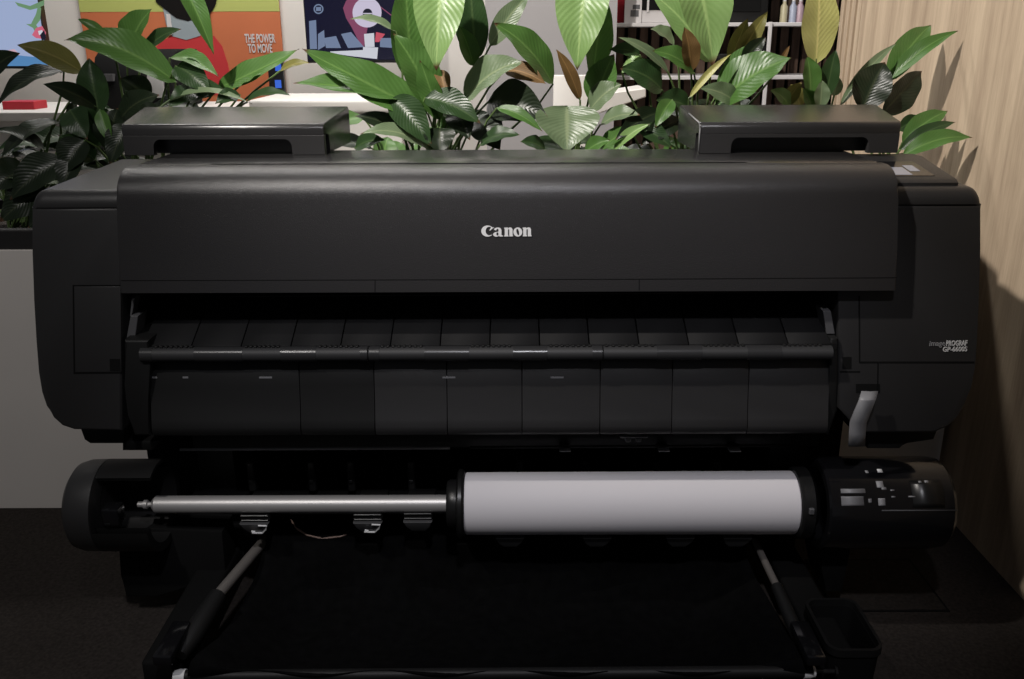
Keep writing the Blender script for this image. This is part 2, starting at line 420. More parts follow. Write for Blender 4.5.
slope = Vector((0, LEAN, 1)).normalized()
shape_obj('brand_logo', vf, p0, p1-p0, slope, M['white'], FC)

# model name on the right end panel
a = on_front(967, 345.5, -.0012); b = on_front(929, 346, -.0012); wd = (a-b).length
v1 = text_shape('image', wd*.205, .0, sx=.9); v2 = text_shape('PROGRAF', wd*.2, wd*.004, sx=1.0)
w1 = max(p.x for p in v1[0]); w2 = max(p.x for p in v2[0]); s2 = (wd-w1*1.05)/w2
v2 = ([Vector((p.x*s2, p.y, p.z)) for p in v2[0]], v2[1])
shape_obj('model_lettering', v1, b, a-b, slope, M['grey'], endR)
shape_obj('model_lettering', v2, b+(a-b).normalized()*w1*1.05, a-b, slope, M['white'], endR)
c = on_front(942.5, 351.6, -.0012); d = on_front(967, 351.2, -.0012)
v3 = text_shape('GP-6600S', .03, .0004); w3 = max(p.x for p in v3[0]); s3 = (d-c).length/w3
shape_obj('model_lettering', ([Vector((p.x*s3, p.y*s3*1.15, p.z)) for p in v3[0]], v3[1]), c, d-c, slope, M['white'], endR)

# two roll covers standing on the deck
def roll_cover(fx0, fx1, bx0, bx1, notch, side):
    y0, y1 = 2.10, 2.36; zb_ = 1.107
    def X(px): return at(px, 150, y0).x
    xa, xb = X(fx0), X(fx1); xc, xd = at(bx0, 108, y1).x, at(bx1, 108, y1).x
    q = MB()
    def sec(xf, xr):
        pr = [(2.145, zb_), (2.145, 1.152), (2.10, 1.152), (2.10, 1.164)]+[(2.112-.012*math.cos(math.radians(t)), 1.164+.013*math.sin(math.radians(t))) for t in (25, 50, 75, 90)]+[(2.35, 1.198), (2.36, 1.19), (2.36, zb_)]
        return [(xf+(xr-xf)*(y-2.10)/.26, y, z) for y, z in pr]
    q.loft(sec(xa, xc), sec(xb, xd), .003, 2)
    r = q.build('roll_cover', M['deck'], PR, smooth=True)
    n0, n1 = at(notch[0], 150, 2.10), at(notch[1], 150, 2.10)
    q = MB(); rr = .014; zt = 1.143
    poly = [(xa, zb_), (xa, 1.1518), (xb, 1.1518), (xb, zb_), (n1.x, zb_), (n1.x, zt-rr)]+arc(n1.x-rr, zt-rr, rr, 0, 90, 5)+arc(n0.x+rr, zt-rr, rr, 90, 180, 5)+[(n0.x, zb_)]
    q.prism_y(poly, 2.1, 2.1178, .001, 1)
    q.build('handle_plate', M['plastic'], r, smooth=True)
    if side:   # bright thin edge and angled cheek of the inner end
        q = MB(); q.tube([(xa-.001, 2.10, zb_+.004), (xa-.001, 2.099, 1.163), (xa-.0015, 2.108, 1.176), ((xa+xc)/2-.001, 2.23, 1.187)], .0016, 6)
        q.build('edge_trim', M['lever'], r)
    return r
roll_cover(124, 325, 145, 349, (154, 292), False)
roll_cover(699, 898, 679, 875, (731, 868), True)

# control panel on the right shoulder
cx0, cx1 = .79, .945
q = MB(); q.prism_x([(1.905, 1.06), (1.905, 1.068), (1.915, 1.075), (2.10, 1.1), (2.14, 1.1), (2.14, 1.06)], cx0, cx1, .004, 2)
CP = q.build('control_panel', M['plastic'], PR, smooth=True)
nrm = Vector((0, -.025, .185)).normalized(); dy = Vector((0, .185, .025)).normalized()
def cp(x, t): return Vector((x, 1.915, 1.0752))+dy*t
def cpquad(nm, x0, x1, t0, t1, m, h=.0012, parent=None):
    q = MB(); A = [cp(x0, t0), cp(x1, t0), cp(x1, t1), cp(x0, t1)]
    q.loft([p+nrm*h for p in A], [p-nrm*.0005 for p in A]); return q.build(nm, m, parent or CP)
SC = cpquad('touch_screen', .80, .905, .02, .135, M['gloss'])
cpquad('screen_image', .806, .860, .026, .085, M['screenlcd'], .0018, SC)
cpquad('screen_image', .866, .888, .055, .10, M['screenlcd'], .0018, SC)

# output recess: guide plate, bar, lower ejection guide
q = MB()
n = 14; xs = [-.795+(.70+.795)*k/n for k in range(n+1)]
for k in range(n):
    g = .0012
    q.hexa([(xs[k]+g, 1.828, .722), (xs[k+1]-g, 1.828, .722), (xs[k+1]-g, 2.0, .735), (xs[k]+g, 2.0, .735),
            (xs[k]+g, 1.828, .737), (xs[k+1]-g, 1.828, .737), (xs[k+1]-g, 2.0, .815), (xs[k]+g, 2.0, .815)], .001, 1)
q.build('paper_guide', M['guide'], PR, smooth=True)
# back of the cavity with a bright rail under the cover
q = MB(); q.tube([at(160, 297, 1.92), at(500, 294.5, 1.92), at(815, 292, 1.92)], .0016, 8); q.build('upper_rail', M['satin'], PR)
q = MB(); q.box((-.80, 1.99, .80), (.70, 2.03, .862)); q.build('cavity_back', M['inner'], PR)
b0, b1 = at(142, 354.5, 1.822), at(831, 352.5, 1.822)
GB = None
cuts = [142, 155, 195, 245, 281, 318, 360, 368.5, 370, 380, 424, 470, 512, 548, 592, 601, 603, 655, 702, 745, 780, 822, 831]
q = MB(); q.tube([b0, b1], .0155, 24); GB = q.build('guide_bar', M['bardull'], PR, smooth=True)
segs = [(142, 154), (196, 244), (282, 317), (361, 368), (370, 380), (425, 469), (513, 547), (592, 602), (656, 701), (746, 780)]
for s0, s1 in segs:
    pa = b0.lerp(b1, (s0-142)/689); pb = b0.lerp(b1, (s1-142)/689)
    q = MB(); q.tube([pa, pb], .0165, 28); q.build('bar_sleeve', M['bar'], GB, smooth=True)
for (s0, s1) in ((155, 195), (245, 281), (318, 360), (380, 424), (470, 512), (548, 592), (603, 655), (702, 745), (781, 822)):
    q = MB()
    nt = 8
    for k in range(nt):
        c = b0.lerp(b1, (s0+(s1-s0)*(k+.5)/nt-142)/689)
        q.box((c.x-.003, c.y-.004, c.z+.0135), (c.x+.003, c.y+.006, c.z+.019), .001, 1)
    q.build('spur_teeth', M['dark'], GB)
for s in (368.8, 602.3):
    c = b0.lerp(b1, (s-142)/689); q = MB(); q.tube([c-Vector((.0012, 0, 0)), c+Vector((.0012, 0, 0))], .0168, 24); q.build('bar_joint', M['inner'], GB)
# sticker lettering specks under the bar
q = MB()
for k in range(4):
    p = b0.lerp(b1, (219+k*4-142)/689)
    q.box((p.x-.003, 1.8075, p.z-.0075), (p.x+.003, 1.809, p.z-.0045))
q.build('bar_marking', M['sticker'], GB)

# ejection guide: convex panel under the bar
eprof = [(1.846, .694), (1.838, .675), (1.833, .64), (1.826, .60), (1.817, .568), (1.812, .552), (1.812, .54), (1.818, .531), (1.835, .526), (1.90, .53), (2.02, .56), (2.02, .694)]
pxs = [150, 300, 374.5, 447, 522, 600, 672, 748, 829]
EG = None
for i, (u, w) in enumerate(zip(pxs, pxs[1:])):
    xa = at(u, 395, 1.83).x+.0009; xb = at(w, 395, 1.83).x-.0009
    q = MB(); q.prism_x(eprof, xa, xb, .0012, 2)
    q.build('ejection_guide', M['plastic'] if i > 1 else M['dark'], PR, smooth=True)
for px, w in ((155, 6), (186, 6), (266, 14), (449, 14), (557, 14)):
    q = MB(); p = at(px, 377, 1.838); q.box((p.x-w*.001, 1.834, p.z-.0018), (p.x+w*.001, 1.84, p.z+.0018)); q.build('guide_mark', M['sticker'], PR)
# cheeks at both ends of the recess
def cheek(pix, Y, yb, m):
    q = MB(); A = [at(x, y, Y) for x, y in pix]; q.loft(A, [Vector((p.x, yb, p.z)) for p in A], .006, 3, True); return q.build('recess_cheek', m, PR, smooth=True)
cheek([(124, 340), (149, 340), (150, 366), (148, 400), (151, 436), (134, 436), (128, 415), (124.5, 385)], 1.818, 2.0, M['dark'])
cheek([(830, 338), (838, 338), (838, 410), (828, 436), (829, 390)], 1.83, 2.0, M['dark'])
def bracket(pix, Y):
    q = MB(); A = [at(x, y, Y) for x, y in pix]; q.loft(A, [p+Vector((0, .05, .0)) for p in A], .001, 1, True); return q.build('side_bracket', M['bracket'], PR)
bracket([(130.5, 316), (138, 316), (135, 338), (126.5, 338)], 1.85)
bracket([(823, 311), (831, 311), (835, 334), (827, 334)], 1.85)
q = MB(); A = [at(x, y, 1.86) for x, y in ((132, 298), (135, 298), (131.5, 316), (130, 316))]; q.loft(A, [p+Vector((0, .03, 0)) for p in A]); q.build('side_bracket', M['bracket'], PR)

# grey release lever at the lower right, an S-bent strip
pl = [(869.5, 391.5, 1.80), (867, 400, 1.785), (862, 412, 1.785), (858, 422, 1.79), (857, 433, 1.80), (856.5, 446, 1.80)]
q = MB(); rows = []
for px, py, Y in pl:
    c = at(px, py, Y); w = .0178
    rows.append([(c.x-w, c.y, c.z), (c.x, c.y-.002, c.z), (c.x+w, c.y, c.z)])
q.grid(rows); lv = q.build('release_lever', M['lever'], PR, smooth=True, solid=.005)

# under-frame between the body and the take-up unit
bx('under_beam', (-.76, 1.95, .435), (.73, 2.25, .515), M['dark'], PR, .006)
q = MB(); q.tube([at(180, 449.5, 1.93), at(450, 448, 1.93)], .0035, 8); q.build('under_rail', M['lever'], PR)  # pale grey on this length stands in for the rail's highlight
q = MB(); q.tube([at(470, 447.5, 1.93), at(790, 445.5, 1.93)], .0035, 8); q.build('under_rail', M['dark'], PR)
bx('dark_backing', (-.96, 2.15, .16), (.86, 2.19, .47), M['inner'], PR)  # black panel added so the gap under the body stays dark
for px in (253, 313, 352, 412, 520, 585, 655, 715):
    c = at(px, 478, 2.0)
    q = MB(); q.box((c.x-.009, 1.985, c.z-.03), (c.x+.009, 2.12, c.z+.05), .003, 1)
    q.box((c.x-.005, 1.979, c.z-.004), (c.x+.005, 1.986, c.z+.004), .001, 1)
    q.build('rear_rib', M['satin'], PR, smooth=True)
q = MB(); c = at(634, 434, 1.86); q.box((c.x-.012, 1.86, c.z-.004), (c.x+.012, 1.95, c.z+.012), .002, 1); q.box((c.x-.032, 1.858, c.z-.01), (c.x+.032, 1.95, c.z-.004), .002, 1)
for dx in (-.012, .012): q.box((c.x+dx-.006, 1.862, c.z-.022), (c.x+dx+.006, 1.95, c.z-.012), .002, 1)
q.build('sensor_block', M['bracket'], PR, smooth=True)
for px in (565, 664, 735):
    q = MB(); c = at(px, 450.5, 1.92); q.box((c.x-.013, 1.915, c.z-.0012), (c.x+.013, 1.95, c.z+.0012)); q.build('warning_tag', M['grey'], PR)

# ---- take-up unit
AY, AZ, DR = 1.88, .326, .107
def ax(px): return at(px, 504, AY).x
# left housing: round end cap, shell open at its upper front
axf = lambda px: at(px, 504, AY-DR*.55).x
xl0, xl1, xl2 = axf(65.5), axf(97), axf(152)
q = MB()
q.lathe_x([(xl0+.012, 0), (xl0+.002, DR*.55), (xl0, DR*.80), (xl0+.010, DR*.93), (xl0+.03, DR*.99), (xl1-.002, DR), (xl1, DR-.004), (xl1, 0)], AY, AZ)
TL = q.build('take_up_housing', M['plastic'], PR, smooth=True)
q = MB(); q.lathe_x([(xl1, DR), (xl2, DR), (xl2, DR-.02), (xl1, DR-.02)], AY, AZ, 64, -240, -8)
q.build('housing_shell', M['dark'], TL, smooth=True)
q = MB(); q.lathe_x([(xl1, DR), (xl2, DR), (xl2, DR-.008), (xl1, DR-.008)], AY, AZ, 64, 62, 120)
q.build('housing_shell', M['dark'], TL, smooth=True)
q = MB(); q.lathe_x([(xl1+.001, .07), (ax(110), .07), (ax(110), 0)], AY+.02, AZ); q.build('housing_core', M['inner'], TL, smooth=True)
c = Vector((ax(128), AY-.075, AZ+.018)); q = MB(); q.box(c-Vector((.019, .02, .022)), c+Vector((.019, .02, .022)), .005, 2); q.box(c+Vector((-.016, -.021, -.02)), c+Vector((.0, -.0, -.012)), .002, 1)
q.build('shaft_clamp', M['gloss'], TL, smooth=True)
A = [at(x, y, 1.90) for x, y in ((118, 540), (121, 575), (126, 597), (159, 597), (190, 584), (226, 578), (222, 532), (150, 528), (135, 535))]
q = MB(); q.loft(A, [Vector((p.x, 1.985, p.z)) for p in A], .004, 2, True); q.build('take_up_support', M['inner'], PR, smooth=True)
# right drive housing
xr0, xr1 = axf(824), axf(952)
q = MB()
q.lathe_x([(xr0+.03, 0), (xr0+.03, .08), (xr0, .085), (xr0, DR-.005), (xr0+.004, DR), (xr1-.035, DR), (xr1-.012, DR*.97), (xr1-.002, DR*.88), (xr1, DR*.6), (xr1, 0)], AY, AZ, 80)
TR = q.build('take_up_drive', M['gloss'], PR, smooth=True)
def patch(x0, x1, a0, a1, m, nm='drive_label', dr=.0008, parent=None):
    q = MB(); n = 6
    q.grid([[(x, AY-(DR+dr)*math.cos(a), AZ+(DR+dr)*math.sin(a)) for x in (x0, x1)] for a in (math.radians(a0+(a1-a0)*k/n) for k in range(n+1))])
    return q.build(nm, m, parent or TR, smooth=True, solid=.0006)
def ang(py):   # angle on the drum seen at this height
    lo, hi = -60, 100
    for _ in range(30):
        mid = (lo+hi)/2; a = math.radians(mid); P = Vector((0, AY-DR*math.cos(a), AZ+DR*math.sin(a)))-Vector((0, 0, H))
        L = CR.transposed() @ P; y = 339.5+FPX*L.y/L.z
        if y > py: lo = mid
        else: hi = mid
    return lo
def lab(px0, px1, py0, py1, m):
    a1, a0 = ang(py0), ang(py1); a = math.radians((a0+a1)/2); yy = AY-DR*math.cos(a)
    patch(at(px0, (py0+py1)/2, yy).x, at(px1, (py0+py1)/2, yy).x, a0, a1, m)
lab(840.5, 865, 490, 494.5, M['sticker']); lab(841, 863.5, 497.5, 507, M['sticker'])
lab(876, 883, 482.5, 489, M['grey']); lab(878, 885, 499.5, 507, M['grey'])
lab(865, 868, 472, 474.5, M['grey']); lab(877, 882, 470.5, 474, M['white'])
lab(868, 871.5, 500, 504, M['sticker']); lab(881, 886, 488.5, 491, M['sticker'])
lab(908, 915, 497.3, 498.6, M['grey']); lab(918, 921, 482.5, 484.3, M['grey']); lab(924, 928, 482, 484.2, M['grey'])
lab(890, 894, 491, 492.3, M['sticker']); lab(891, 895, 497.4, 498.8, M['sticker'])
# lid joint line on the drive housing
patch(axf(874), axf(948), ang(512.3), ang(511.2), M['bracket'], 'lid_joint')
patch(axf(905), axf(936), ang(509), ang(482), M['satin'], 'keypad')
q = MB(); A = [at(x, y, 1.87) for x, y in ((817, 540), (822, 570), (826, 592), (842, 592), (852, 545))]
q.loft(A, [Vector((p.x, 2.0, p.z)) for p in A], .004, 2, True); q.build('take_up_support', M['inner'], PR, smooth=True)
bx('take_up_beam', (-.80, 1.99, .235), (.76, 2.05, .285), M['inner'], PR, .004)

# guide flaps hanging from the beam
def flap(px, py, m, glint):
    c = at(px, py, 1.86); w = .034
    r = bx('guide_flap', (c.x-w, 1.868, c.z+.014), (c.x+w, 1.99, c.z+.03), M['satin'], PR, .003)
    q = MB()
    for k in range(2): q.box((c.x-w*.95, 1.861, c.z+.016+k*.012), (c.x+w*.95, 1.87, c.z+.020+k*.012), .001, 1)
    q.build('flap_ridge', M['satin'], r, smooth=True)
    q = MB(); o = [(c.x-w, c.z+.014), (c.x+w, c.z+.014), (c.x+w*.86, c.z-.004), (c.x+w*.5, c.z-.020), (c.x-w*.5, c.z-.020), (c.x-w*.86, c.z-.004)]
    q.loft([(x, 1.852+(c.z+.014-z)*.5, z) for x, z in o], [(x, 1.866+(c.z+.014-z)*.5, z) for x, z in o], .004, 3, True)
    q.build('flap_tongue', m, r, smooth=True)
    if glint:
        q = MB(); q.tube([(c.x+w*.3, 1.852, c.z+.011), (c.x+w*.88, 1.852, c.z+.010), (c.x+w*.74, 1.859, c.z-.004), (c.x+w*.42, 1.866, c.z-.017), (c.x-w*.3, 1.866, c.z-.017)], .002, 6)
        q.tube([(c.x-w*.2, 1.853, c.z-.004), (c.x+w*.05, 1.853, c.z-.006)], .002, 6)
        q.build('flap_rim_glint', M['white'], r, smooth=True)  # white colour paints the highlights along the flap's right and bottom edge
flap(255, 528, M['flap'], True); flap(368, 527, M['flap'], True); flap(418, 526, M['flap'], False)
for px in (510, 597, 680, 737): flap(px, 542, M['flap'], False)
q = MB(); q.tube([at(291, 520, 1.99), at(296, 528, 1.97), at(307, 535, 1.95), at(322, 538.5, 1.95), at(340, 536.5, 1.95), at(356, 531, 1.97)], .0022, 8); q.build('loose_cable', M['cable'], PR, smooth=True)

# ---- stand
for sx in (-.735, .68):
    q = MB(); q.box((sx-.045, 2.02, .07), (sx+.045, 2.14, .48), .006, 2); q.build('stand_column', M['dark'], PR, smooth=True)
    q = MB(); q.box((sx-.04, 1.56, .075), (sx+.04, 2.42, .135), .01, 3); ft = q.build('stand_foot', M['inner'], PR, smooth=True)
    for y in (1.60, 2.36):
        r = MB(); r.tube([(sx-.018, y, .036), (sx+.018, y, .036)], .036, 20); cst = r.build('caster', M['inner'], ft, smooth=True)
        r = MB(); r.box((sx-.03, y-.02, .02), (sx-.021, y+.03, .078), .002, 1); r.box((sx+.021, y-.02, .02), (sx+.03, y+.03, .078), .002, 1); r.box((sx-.03, y-.03, .068), (sx+.03, y+.035, .078), .002, 1)
        r.build('caster_fork', M['gloss'], cst, smooth=True)
bx('stand_crossbar', (-.72, 2.09, .12), (.67, 2.13, .2), M['inner'], PR, .004)
# basket: two bright arms, black hinge sleeves, front rod and cloth
def arm(p, r0, pts2):
    q = MB(); q.tube(p, r0, 14); a = q.build('basket_arm', M['armmetal'], PR, smooth=True)
    q = MB(); q.tube(pts2, [r0*1.5, r0*1.7, r0*1.8, r0*1.2], 14); q.build('arm_sleeve', M['dark'], a, smooth=True)
    return a
rearL, midL = at(262, 543, 1.95), at(217, 596, 1.71); endLp = at(180, 655, 1.56)
rearR, midR = at(755, 541, 1.95), at(777, 587, 1.73); endRp = at(806, 655, 1.56)
aL = arm([rearL, midL], .0125, [midL.lerp(rearL, .02), midL.lerp(endLp, .3), midL.lerp(endLp, .7), endLp])
aR = arm([rearR, midR], .0085, [midR.lerp(rearR, .02), midR.lerp(endRp, .3), midR.lerp(endRp, .7), endRp])
for p, dx in ((endLp, -.012), (endRp, .0)):
    q = MB(); c = p+Vector((dx, -.02, .012)); q.tube([c+Vector((-.006, 0, 0)), c+Vector((.008, -.004, 0))], .0085, 12); q.build('hinge_bolt', M['steel'], aL if dx else aR, smooth=True)
    q = MB(); c = p+Vector((dx, .0, .03)); q.box(c-Vector((.02, .06, .012)), c+Vector((.02, .06, .012)), .006, 2); q.build('hinge_block', M['gloss'], aL if dx else aR, smooth=True)
r0, r1 = at(186, 676, 1.53), at(803, 671.5, 1.53)
q = MB(); q.tube([r0, r1], .0125, 14); BR = q.build('basket_rod', M['dark'], PR, smooth=True)
dv = (r1-r0).normalized()
for p, s in ((r0, -1), (r1, 1)):
    q = MB(); q.tube([p, p+dv*s*.012, p+dv*s*.024], [.0145, .0145, .011], 14); q.build('rod_cap', M['white'], BR, smooth=True)
q = MB(); q.tube([r1+dv*.024, r1+dv*.066], .005, 10); q.tube([r1+dv*.064, r1+dv*.069], .011, 10); q.build('rod_pin', M['satin'], BR, smooth=True)
q = MB(); rows = []
NX = 44; prof = [(1.97, .215), (1.955, .19), (1.94, .13), (1.92, .07), (1.87, .035), (1.80, .026), (1.72, .03), (1.64, .05), (1.57, .085), (1.54, .11), (1.53, r0.z+.010), (1.52, r0.z+.014)]
for j, (y, z) in enumerate(prof):
    row = []
    for i in range(NX+1):
        t = i/NX; x0, x1 = -.60-.06*j/11, .565+.045*j/11
        e = math.sin(math.pi*t)
        zz = z+(.012*math.sin(t*23+j*.7)*math.sin(math.pi*j/11)) * (1 if 2 < j < 10 else .3)
        zz += .10*(1-min(1, e*3.2))*math.sin(math.pi*j/11)
        row.append((x0+(x1-x0)*t, y+.008*math.sin(t*31+j), max(zz, .012)))
    rows.append(row)
q.grid(rows); q.build('basket_cloth', M['cloth'], PR, smooth=True, solid=.002)
q = MB(); q.tube([rearL+Vector((.02, .01, -.01)), rearR+Vector((-.02, .01, -.01))], .006, 10); q.build('basket_rod', M['inner'], PR)

# ------------------------------------------------------------------ roll holder, paper roll
axr = lambda px: at(px, 504, AY-.07).x
xa, xb, xc_, xd = axr(137), axr(445), axr(463.5), axr(802.5)
RH = thing('roll_holder', ((xa+xd)/2, AY, AZ-.08), 'silver take-up shaft with black flanges holding the white paper roll', 'roll holder')
q = MB(); q.tube([(xa+.004, AY, AZ), (xa+.012, AY, AZ), (xd+.02, AY, AZ)], [.012, .0205, .0205], 32); q.build('shaft', M['steel'], RH, smooth=True)
q = MB(); q.lathe_x([(xa-.03, 0), (xa-.03, .007), (xa-.018, .007), (xa-.016, .011), (xa-.008, .011), (xa-.006, .006), (xa+.006, .006)], AY, AZ, 24); q.build('shaft_tip', M['steel'], RH, smooth=True)
q = MB(); q.lathe_x([(xb, .022), (xb, .052), (xb+.006, .056), (xb+.022, .056), (xb+.024, .074), (xb+.028, .080), (xc_-.006, .080), (xc_-.001, .076), (xc_-.001, .022)], AY, AZ, 64); q.build('flange', M['satin'], RH, smooth=True)
q = MB(); q.lathe_x([(xd+.001, .022), (xd+.001, .078), (xd+.006, .083), (xd+.03, .083), (xd+.034, .076), (xd+.045, .06), (xd+.05, .022)], AY, AZ, 64); FL = q.build('flange', M['satin'], RH, smooth=True)
q = MB(); q.box((xd+.012, AY-.087, AZ+.015), (xd+.024, AY-.078, AZ+.03), .002, 1); q.build('flange_lock', M['bracket'], FL)
RP = thing('paper_roll', ((xc_+xd)/2, AY, AZ-.073), 'thick white roll of plain paper on the take-up shaft', 'paper roll')
q = MB(); q.lathe_x([(xc_, .024), (xc_, .0695), (xc_+.004, .0722), (xd-.002, .0735), (xd, .072), (xd, .024)], AY, AZ, 96); q.build('paper', M['paper'], RP, smooth=True)
q = MB(); q.lathe_x([(xc_, .0206), (xc_, .0238), (xd, .0238), (xd, .0206)], AY, AZ, 48); q.build('cardboard_core', M['cable'], RP, smooth=True)

# ------------------------------------------------------------------ open bin by the right foot
q = MB()
def rrect(x0, x1, y0, y1, r, z, n=5):
    return [(x, y, z) for x, y in arc(x1-r, y1-r, r, 0, 90, n)+arc(x0+r, y1-r, r, 90, 180, n)+arc(x0+r, y0+r, r, 180, 270, n)+arc(x1-r, y0+r, r, 270, 360, n)]
bx0, bx1, by0, by1 = .642, .758, 1.53, 1.712
B = thing('open_bin', ((bx0+bx1)/2, (by0+by1)/2, 0), 'small black open-topped bin on the floor by the right foot of the printer stand', 'bin')
bx0 += .0; 
def ringwall(name, rings, m):
    q = MB(); vs = [[q.bm.verts.new(p) for p in r] for r in rings]
    for a, b in zip(vs, vs[1:]):
        n = len(a)
        for k in range(n):
            f = q.bm.faces.new((a[k], a[(k+1) % n], b[(k+1) % n], b[k])); f.smooth = True
    q.bm.faces.new(vs[0][::-1]); q.bm.faces.new(vs[-1]); return q.build(name, m, B, smooth=True)
ringwall('bin_body', [rrect(bx0+.012, bx1-.012, by0+.012, by1-.012, .02, .0), rrect(bx0+.004, bx1-.004, by0+.004, by1-.004, .025, .165), rrect(bx0+.008, bx1-.008, by0+.008, by1-.008, .022, .165), rrect(bx0+.016, bx1-.016, by0+.016, by1-.016, .018, .008)], M['inner'])
q = MB(); ro, ri = rrect(bx0, bx1, by0, by1, .028, 0), rrect(bx0+.007, bx1-.007, by0+.007, by1-.007, .023, 0)
vs = [[q.bm.verts.new((x, y, z)) for x, y, _ in r] for r, z in ((ro, .163), (ro, .18), (ri, .18), (ri, .163))]
for a, b in zip(vs, vs[1:]+vs[:1]):
    n = len(a)
    for k in range(n): q.bm.faces.new((a[k], a[(k+1) % n], b[(k+1) % n], b[k]))
q.build('bin_rim', M['satin'], B, smooth=True)

# ------------------------------------------------------------------ planter
px0, px1, py0, py1 = -2.9, 1.285, 2.45, 3.0
PL = thing('planter', ((px0+px1)/2, (py0+py1)/2, 0), 'long white laminate planter box with black rim behind the printer', 'planter')
q = MB()
q.box((px0, py0, .0), (px1, py0+.03, .807), .002, 1); q.box((px0, py1-.03, .0), (px1, py1, .807), .002, 1)
q.box((px0, py0+.03, .0), (px0+.03, py1-.03, .807)); q.box((px1-.03, py0+.03, .0), (px1, py1-.03, .807))
q.build('planter_box', M['planter'], PL)
q = MB(); q.box((px0+.01, py0+.006, .807), (px1-.01, py0+.04, .862), .003, 1); q.box((px0+.01, py1-.04, .807), (px1-.01, py1-.006, .862), .003, 1)
q.box((px0+.01, py0+.04, .807), (px0+.04, py1-.04, .862)); q.box((px1-.04, py0+.04, .807), (px1-.01, py1-.04, .862))
q.build('planter_rim', M['rim'], PL)
q = MB(); rows = []
for j in range(7):
    rows.append([(px0+.04+(px1-px0-.08)*i/60, py0+.04+(py1-py0-.08)*j/6, .828+.012*math.sin(i*1.7+j*2.3)*math.cos(i*.6-j)) for i in range(61)])
q.grid(rows); so = q.build('soil', M['soil'], PL, smooth=True); so['kind'] = 'stuff'

# ------------------------------------------------------------------ plants
SUN = Vector((0, -1, .55)).normalized()
class Plant:
    def __init__(s, px, Y, label):
        s.base = Vector((at(px, 150, Y).x, Y, .835)); s.q = MB(); s.uv = []; s.st = MB()
        s.root = thing('peace_lily', s.base, label, 'plant', 'peace lilies in the planter')
    def leaf(s, b, t, wpx, mi, nrm=None, fold=.35, sag=.06, yb=None, yt=None, stem=True, wave=.03):
        """b, t: where base and tip show; yb, yt their depths"""
        B, T = at(*b, yb), at(*t, yt)
        s.leaf3(B, T, wpx*(yb+yt)/2/900*1.16, mi, nrm, fold, sag, stem, wave)
    def leaf3(s, B, T, W, mi, nrm=None, fold=.35, sag=.06, stem=True, wave=.03):
        L = (T-B).length; d = (T-B).normalized()
        n = Vector(nrm if nrm else SUN).normalized(); n = (n-d*n.dot(d))
        if n.length < .05: n = d.cross(Vector((1, 0, 0)))
        n.normalize(); side = d.cross(n).normalized()
        up = Vector((0, 0, 1))
        NS, NW = 18, 6
        uvl = s.q.bm.loops.layers.uv.verify(); 
        rows = []; ph = random.random()*6; cup = random.uniform(-.12, .22)
        for i in range(NS+1):
            t = i/NS
            c = B+d*(L*t)+up*(4*sag*L*t*(1-t))+n*(L*.05*math.sin(math.pi*t))
            w = W*.5*1.06*(math.sin(math.pi*t**.80)**.72 if 0 < t < 1 else 0)*(1-.30*t**3)
            if t > .82: w *= 1-.35*((t-.82)/.18)
            row = []
            for j in range(NW+1):
                u = j/NW*2-1
                x = u*w
                z = abs(u)*w*fold - cup*w*(1-u*u)*.5 + wave*W*math.sin(t*17+ph+u*1.1)*abs(u)
                row.append((c+side*x+n*z, (j/NW, t)))
            rows.append(row)
        v = [[s.q.bm.verts.new(p[0]) for p in r] for r in rows]
        for i in range(NS):
            for j in range(NW):
                f = s.q.bm.faces.new((v[i][j], v[i][j+1], v[i+1][j+1], v[i+1][j])); f.smooth = True; f.material_index = mi
                for lp, (a, b_) in zip(f.loops, ((i, j), (i, j+1), (i+1, j+1), (i+1, j))): lp[uvl].uv = rows[a][b_][1]
        if stem:
            g = s.base+Vector((random.uniform(-.07, .07), random.uniform(-.03, .05), -.012))
            m = g.lerp(B, .55)+Vector((0, 0, .06*max(.3, (B-g).length))) - d*(.0)
            pts = [g, g.lerp(m, .5)+Vector((0, 0, .02)), m, B.lerp(m, .3)-d*.01, B, B+d*L*.06]
            s.st.tube(pts, [.0045, .004, .0036, .003, .0027, .0015], 6)
    def fill(s, n, xr, zr, L=(.14, .28), mats=(2, 2, 5, 1), yr=(.0, .2)):
        for _ in range(n):
            B = s.base+Vector((random.uniform(-1, 1)*xr*.5, random.uniform(*yr)*.6, random.uniform(*zr)))
            a = random.uniform(-math.pi, math.pi); e = random.uniform(-.35, .5); l = random.uniform(*L)
            d = Vector((math.cos(a)*math.cos(e), math.sin(a)*math.cos(e)*.45, math.sin(e)))
            T = B+d*l
            T.y = max(T.y, 2.42); T.x = min(T.x, 1.25)
            s.leaf3(B, T, l*random.uniform(.3, .42), random.choice(mats), (random.uniform(-.4, .4), -.6, 1), .3, random.uniform(.0, .12))
    def done(s):
        f = s.q.build('foliage', LM, s.root, clean=False)
        f.data.uv_layers[0].name = 'leaf'
        s.st.build('stems', M['petiole'], s.root, smooth=True)
LI, MI, DK, YE, BR_, VD, GG, OL = range(8)

